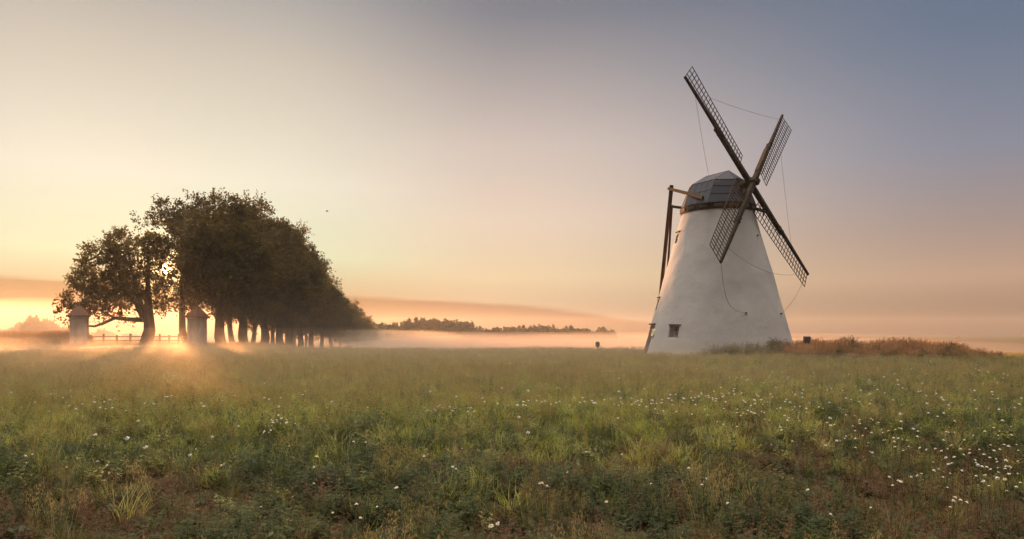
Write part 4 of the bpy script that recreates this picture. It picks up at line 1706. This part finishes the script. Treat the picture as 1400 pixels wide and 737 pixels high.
def tall_growth():
    g = np.random.default_rng(29)
    pts_, ks, ss = [], [], []
    # russet bank right of the mill
    n_ = 1500
    x = g.uniform(15.6, 25.8, n_)
    u = (x - 15.6) / 10.2
    yc = 37.6 - 1.4 * u
    y = yc + g.uniform(-1.7, 1.9, n_)
    k = np.where(g.random(n_) < 0.52, g.integers(18, 20, n_), np.where(g.random(n_) < 0.6, 21, 20))
    s_ = g.uniform(0.40, 0.85, n_) * (1 - 0.5 * smooth01(0.72, 1.0, u)) * (0.55 + 0.9 * fbm(x, y, 1.0))
    k = np.where(g.random(n_) < 0.22, g.integers(14, 16, n_), k)
    s_ = np.where((k == 14) | (k == 15), s_ * g.uniform(1.4, 2.2, n_), s_)
    front = y < yc - 0.9
    k = np.where(front & (g.random(n_) < 0.75), np.where(g.random(n_) < 0.5, 21, 24), k)
    s_ = np.where(front, s_ * 0.7, s_)
    pts_.append(np.stack([x, y, ground_z(x, y) - 0.02], 1)); ks.append(k); ss.append(s_)
    # dark weeds along the foot of the tower
    n_ = 420
    a = g.uniform(-PI * 0.66, PI * 0.02, n_)
    r_ = 5.0 + np.abs(g.normal(size=n_)) * 0.5
    x, y = AX[0] + r_ * np.cos(a), AX[1] + r_ * np.sin(a)
    u = (x - 11.0) / 8
    k = np.where(g.random(n_) < 0.35, 20, np.where(g.random(n_) < 0.5, 21, g.integers(14, 16, n_)))
    k = np.where(g.random(n_) < 0.3, g.integers(24, 27, n_), k)
    s_ = g.uniform(0.5, 1.05, n_) * (0.30 + 0.85 * smooth01(-0.3, 0.3, u)) * (0.45 + 1.1 * fbm(x, y, 0.9))
    s_ = np.where((k == 14) | (k == 15), s_ * 1.6, np.where(k >= 24, s_ * 1.7, s_))
    pts_.append(np.stack([x, y, ground_z(x, y) - 0.02], 1)); ks.append(k); ss.append(s_)
    # straw edge of the crest
    n_ = 900
    x = g.uniform(-18, 9, n_)
    y = g.uniform(49, 55, n_)
    k = np.where(g.random(n_) < 0.6, g.integers(14, 16, n_), g.integers(7, 10, n_))
    s_ = g.uniform(0.5, 1.0, n_)
    pts_.append(np.stack([x, y, ground_z(x, y) - 0.02], 1)); ks.append(k); ss.append(s_)
    # tall hazy grass by the fence at the left
    n_ = 1300
    x = g.uniform(-64, -45.5, n_)
    y = 71.5 + g.uniform(-2.5, 3.0, n_)
    k = np.where(g.random(n_) < 0.6, 21, g.integers(18, 20, n_))
    s_ = g.uniform(0.8, 1.3, n_)
    pts_.append(np.stack([x, y, ground_z(x, y) - 0.02], 1)); ks.append(k); ss.append(s_)
    p = np.concatenate(pts_)
    k = np.concatenate(ks)
    s_ = np.concatenate(ss)
    ok = free_of_things(p[:, 0], p[:, 1])
    p, k, s_ = p[ok], k[ok], s_[ok]
    n_ = len(p)
    rot = np.stack([g.normal(size=n_) * 0.08, g.normal(size=n_) * 0.08, g.uniform(0, 2 * PI, n_)], 1)
    scatter('tall_grass', p, k, rot, s_)


tall_growth()


# shrubs among the russet grass
def shrub(px, Y, hgt, wd, seed, label):
    g = np.random.default_rng(seed)
    p = at(px, Y)
    root = empty('shrub', p, label, 'shrub')
    q, cen = make_crown(g, [(0, 0, hgt * 0.62, wd, wd, hgt * 0.36)], 16, 14, 8, 0.075, (0.16, 0.34), gap=0.05)
    mb = MB()
    mb.quads(q)
    mb.build('crown', M['leaf'], root)
    tm = MB()
    for c_ in cen:
        limb(tm, (g.normal() * 0.05, g.normal() * 0.05, -0.1), c_, 0.018, 0.006, g, 0.08, 5, 4)
    tm.build('trunk', M['bark'], root)


shrub(1161, 37.4, 1.15, 0.36, 3, 'round green shrub standing above the russet grass right of the windmill')
shrub(1064, 40.3, 1.05, 0.55, 4, 'loose dark shrub at the right foot of the windmill tower')
shrub(1305, 35.6, 0.72, 0.5, 8, 'dark seed-headed shrub near the right end of the russet grass bank')


# ------------------------------------------------------------------ daisies
def petal_mesh(n_=11, r_=0.017):
    mb = MB()
    qs = []
    for k in range(n_):
        a = 2 * PI * k / n_
        d = np.array((math.cos(a), math.sin(a), 0))
        s_ = np.array((-math.sin(a), math.cos(a), 0))
        z0, z1 = 0.002, -0.004 - 0.003 * (k % 3)
        b0 = d * 0.005
        qs.append((b0 - s_ * 0.0018 + (0, 0, z0), b0 + s_ * 0.0018 + (0, 0, z0), d * r_ + s_ * 0.0036 + (0, 0, z1), d * r_ - s_ * 0.0036 + (0, 0, z1)))
    mb.quads(qs)
    return mb


def disc_mesh():
    mb = MB()
    n_ = 8
    vs = [(0.0065 * math.cos(2 * PI * j / n_), 0.0065 * math.sin(2 * PI * j / n_), 0.001) for j in range(n_)]
    vs += [(0.005 * math.cos(2 * PI * j / n_), 0.005 * math.sin(2 * PI * j / n_), 0.005) for j in range(n_)] + [(0, 0, 0.0075)]
    fs = [(j, (j + 1) % n_, n_ + (j + 1) % n_, n_ + j) for j in range(n_)] + [(n_ + j, n_ + (j + 1) % n_, 2 * n_) for j in range(n_)]
    mb.add(vs, fs)
    return mb


def stem_mesh(h_, bend):
    mb = MB()
    mb.tube([(-bend, 0, -h_), (-bend * 0.8, 0, -h_ * 0.6), (-bend * 0.3, 0, -h_ * 0.2), (0, 0, 0)], [0.002, 0.0018, 0.0015, 0.0013], 4)
    return mb


ME_PETAL = petal_mesh().mesh('petals', M['petal'])
ME_DISC = disc_mesh().mesh('flower_disc', M['disc'])
ME_STEM = [stem_mesh(0.36, 0.03).mesh('stem', M['stem']), stem_mesh(0.36, -0.06).mesh('stem', M['stem'])]
_w = MB()
_w.v = [np.array([v.co[:] for v in ME_PETAL.vertices]), np.array([v.co[:] for v in ME_DISC.vertices]), np.array([v.co[:] for v in ME_STEM[0].vertices])]
_o = 0
for me_, mi_ in ((ME_PETAL, 0), (ME_DISC, 1), (ME_STEM[0], 2)):
    for f_ in me_.polygons:
        _w.f.append(tuple(i + _o for i in f_.vertices))
        _w.mi.append(mi_)
    _o += len(me_.vertices)
_w.n = _o
ME_WHOLE = _w.mesh('daisy', [M['petal'], M['disc'], M['stem']])

# photo regions where they stand: centre column, row, spread, count
DZ = [('daisy in the dense white drift at the right edge of the meadow', 'daisies of the dense drift at the right edge',
       [(1330, 622, 95, 36, 70), (1225, 612, 60, 24, 24), (1370, 640, 50, 24, 26), (1150, 588, 90, 24, 32)]),
      ('daisy in the scattered white band below the windmill', 'daisies of the band below the windmill',
       [(1060, 570, 90, 18, 42), (930, 556, 90, 14, 32), (1000, 545, 120, 12, 34)]),
      ('daisy of the small white patch left of the field\'s middle', 'daisies of the small patch left of the middle',
       [(378, 578, 16, 6, 14), (362, 594, 10, 3, 4)]),
      ('daisy in the thin sprinkling across the middle of the meadow', 'daisies sprinkled across the middle',
       [(610, 566, 40, 5, 18), (720, 552, 60, 8, 18), (840, 552, 50, 6, 16)]),
      ('daisy standing alone or in twos low in the foreground weeds', 'stray daisies of the foreground',
       [(675, 734, 10, 3, 3), (1310, 688, 12, 6, 7), (1228, 664, 8, 4, 4), (1050, 690, 160, 30, 7), (520, 700, 60, 25, 5), (740, 675, 14, 8, 3), (80, 640, 40, 20, 5), (140, 645, 8, 3, 2), (330, 640, 160, 40, 8), (560, 630, 160, 20, 8), (860, 640, 80, 30, 6)]),
      ('daisy glinting in the sunlit grass toward the gate posts', 'daisies toward the gate posts',
       [(120, 555, 90, 14, 16), (300, 545, 120, 10, 12)])]
gd = np.random.default_rng(91)
rows_ = []
for lab, grp, spots in DZ:
    for cx_, cy_, sx, sy, n_ in spots:
        for _ in range(n_):
            px_ = cx_ + gd.normal() * sx * 0.6
            py_ = cy_ + gd.normal() * sy * 0.6
            h_ = gd.uniform(0.30, 0.50)
            Y = (EYE - h_) * 933.33 / max(py_ - 452, 12)
            if Y > 30 or Y < 3.2:
                continue
            x = (px_ - 700) / 933.33 * Y
            if abs(x) > 0.76 * Y:
                continue
            rows_.append((Y, x, h_, lab, grp))
rows_.sort(key=lambda r: r[0])
whole = rows_[:300]
for i, (Y, x, h_, lab, grp) in enumerate(whole):
    s_ = gd.uniform(0.55, 0.95)
    loc = (x, Y, gz(x, Y) + h_)
    rot = (gd.normal() * 0.35 + 0.25, gd.normal() * 0.35, gd.uniform(0, 6.28))
    if i < 150:
        r_ = empty('daisy', loc, 'white ' + lab, 'flower', grp)
        for nm, me_ in (('petals', ME_PETAL), ('flower_disc', ME_DISC)):
            o_ = bpy.data.objects.new(nm, me_)
            COL.objects.link(o_)
            o_.parent = r_
            o_.rotation_euler = rot
            o_.scale = (s_, s_, s_)
        o_ = bpy.data.objects.new('stem', ME_STEM[i % 2])
        COL.objects.link(o_)
        o_.parent = r_
        o_.rotation_euler = (0, 0, rot[2])
        o_.scale = (1, 1, h_ / 0.34)
    else:
        o_ = bpy.data.objects.new('daisy', ME_WHOLE)
        COL.objects.link(o_)
        o_.location = loc
        o_.rotation_euler = (rot[0] * 0.4, rot[1] * 0.4, rot[2])
        o_.scale = (s_ * 1.1, s_ * 1.1, s_ * 1.1)
        tag(o_, 'white ' + lab, 'flower', grp)
# the countless far ones, one mesh
fm = MB()
nf = 0
pv = np.array([v.co[:] for v in ME_PETAL.vertices])
pf = [tuple(f_.vertices) for f_ in ME_PETAL.polygons]
for _ in range(1500):
    Y = gd.uniform(13, 42) if gd.random() < 0.75 else gd.uniform(7, 14)
    x = gd.uniform(-0.72, 0.76) * Y
    right = smooth01(-0.05, 0.35, x / Y)
    if gd.random() > 0.10 + 0.9 * float(right) * float(smooth01(0.42, 0.62, fbm(x + 9, Y, 4.0))):
        continue
    if not free_of_things(np.array([x]), np.array([Y]))[0]:
        continue
    a = gd.uniform(0, 6.28)
    s_ = gd.uniform(1.0, 1.5)
    rx = Matrix.Rotation(gd.normal() * 0.4 + 0.3, 3, 'X')
    q = np.array([(rx @ Vector(v))[:] for v in pv]) * s_
    fm.add(q + np.array((x, Y, gz(x, Y) + gd.uniform(0.22, 0.42))), pf)
for Y, x, h_, lab, grp in rows_[300:]:
    fm.add(pv * 1.2 + np.array((x, Y, gz(x, Y) + h_)), pf)
fo = fm.build('small_meadow_flowers', M['petal'])
tag(fo, 'tiny white blossoms sprinkled through the far meadow grass', None, None, 'stuff')

print('plants', NM, 'daisies', len(rows_))
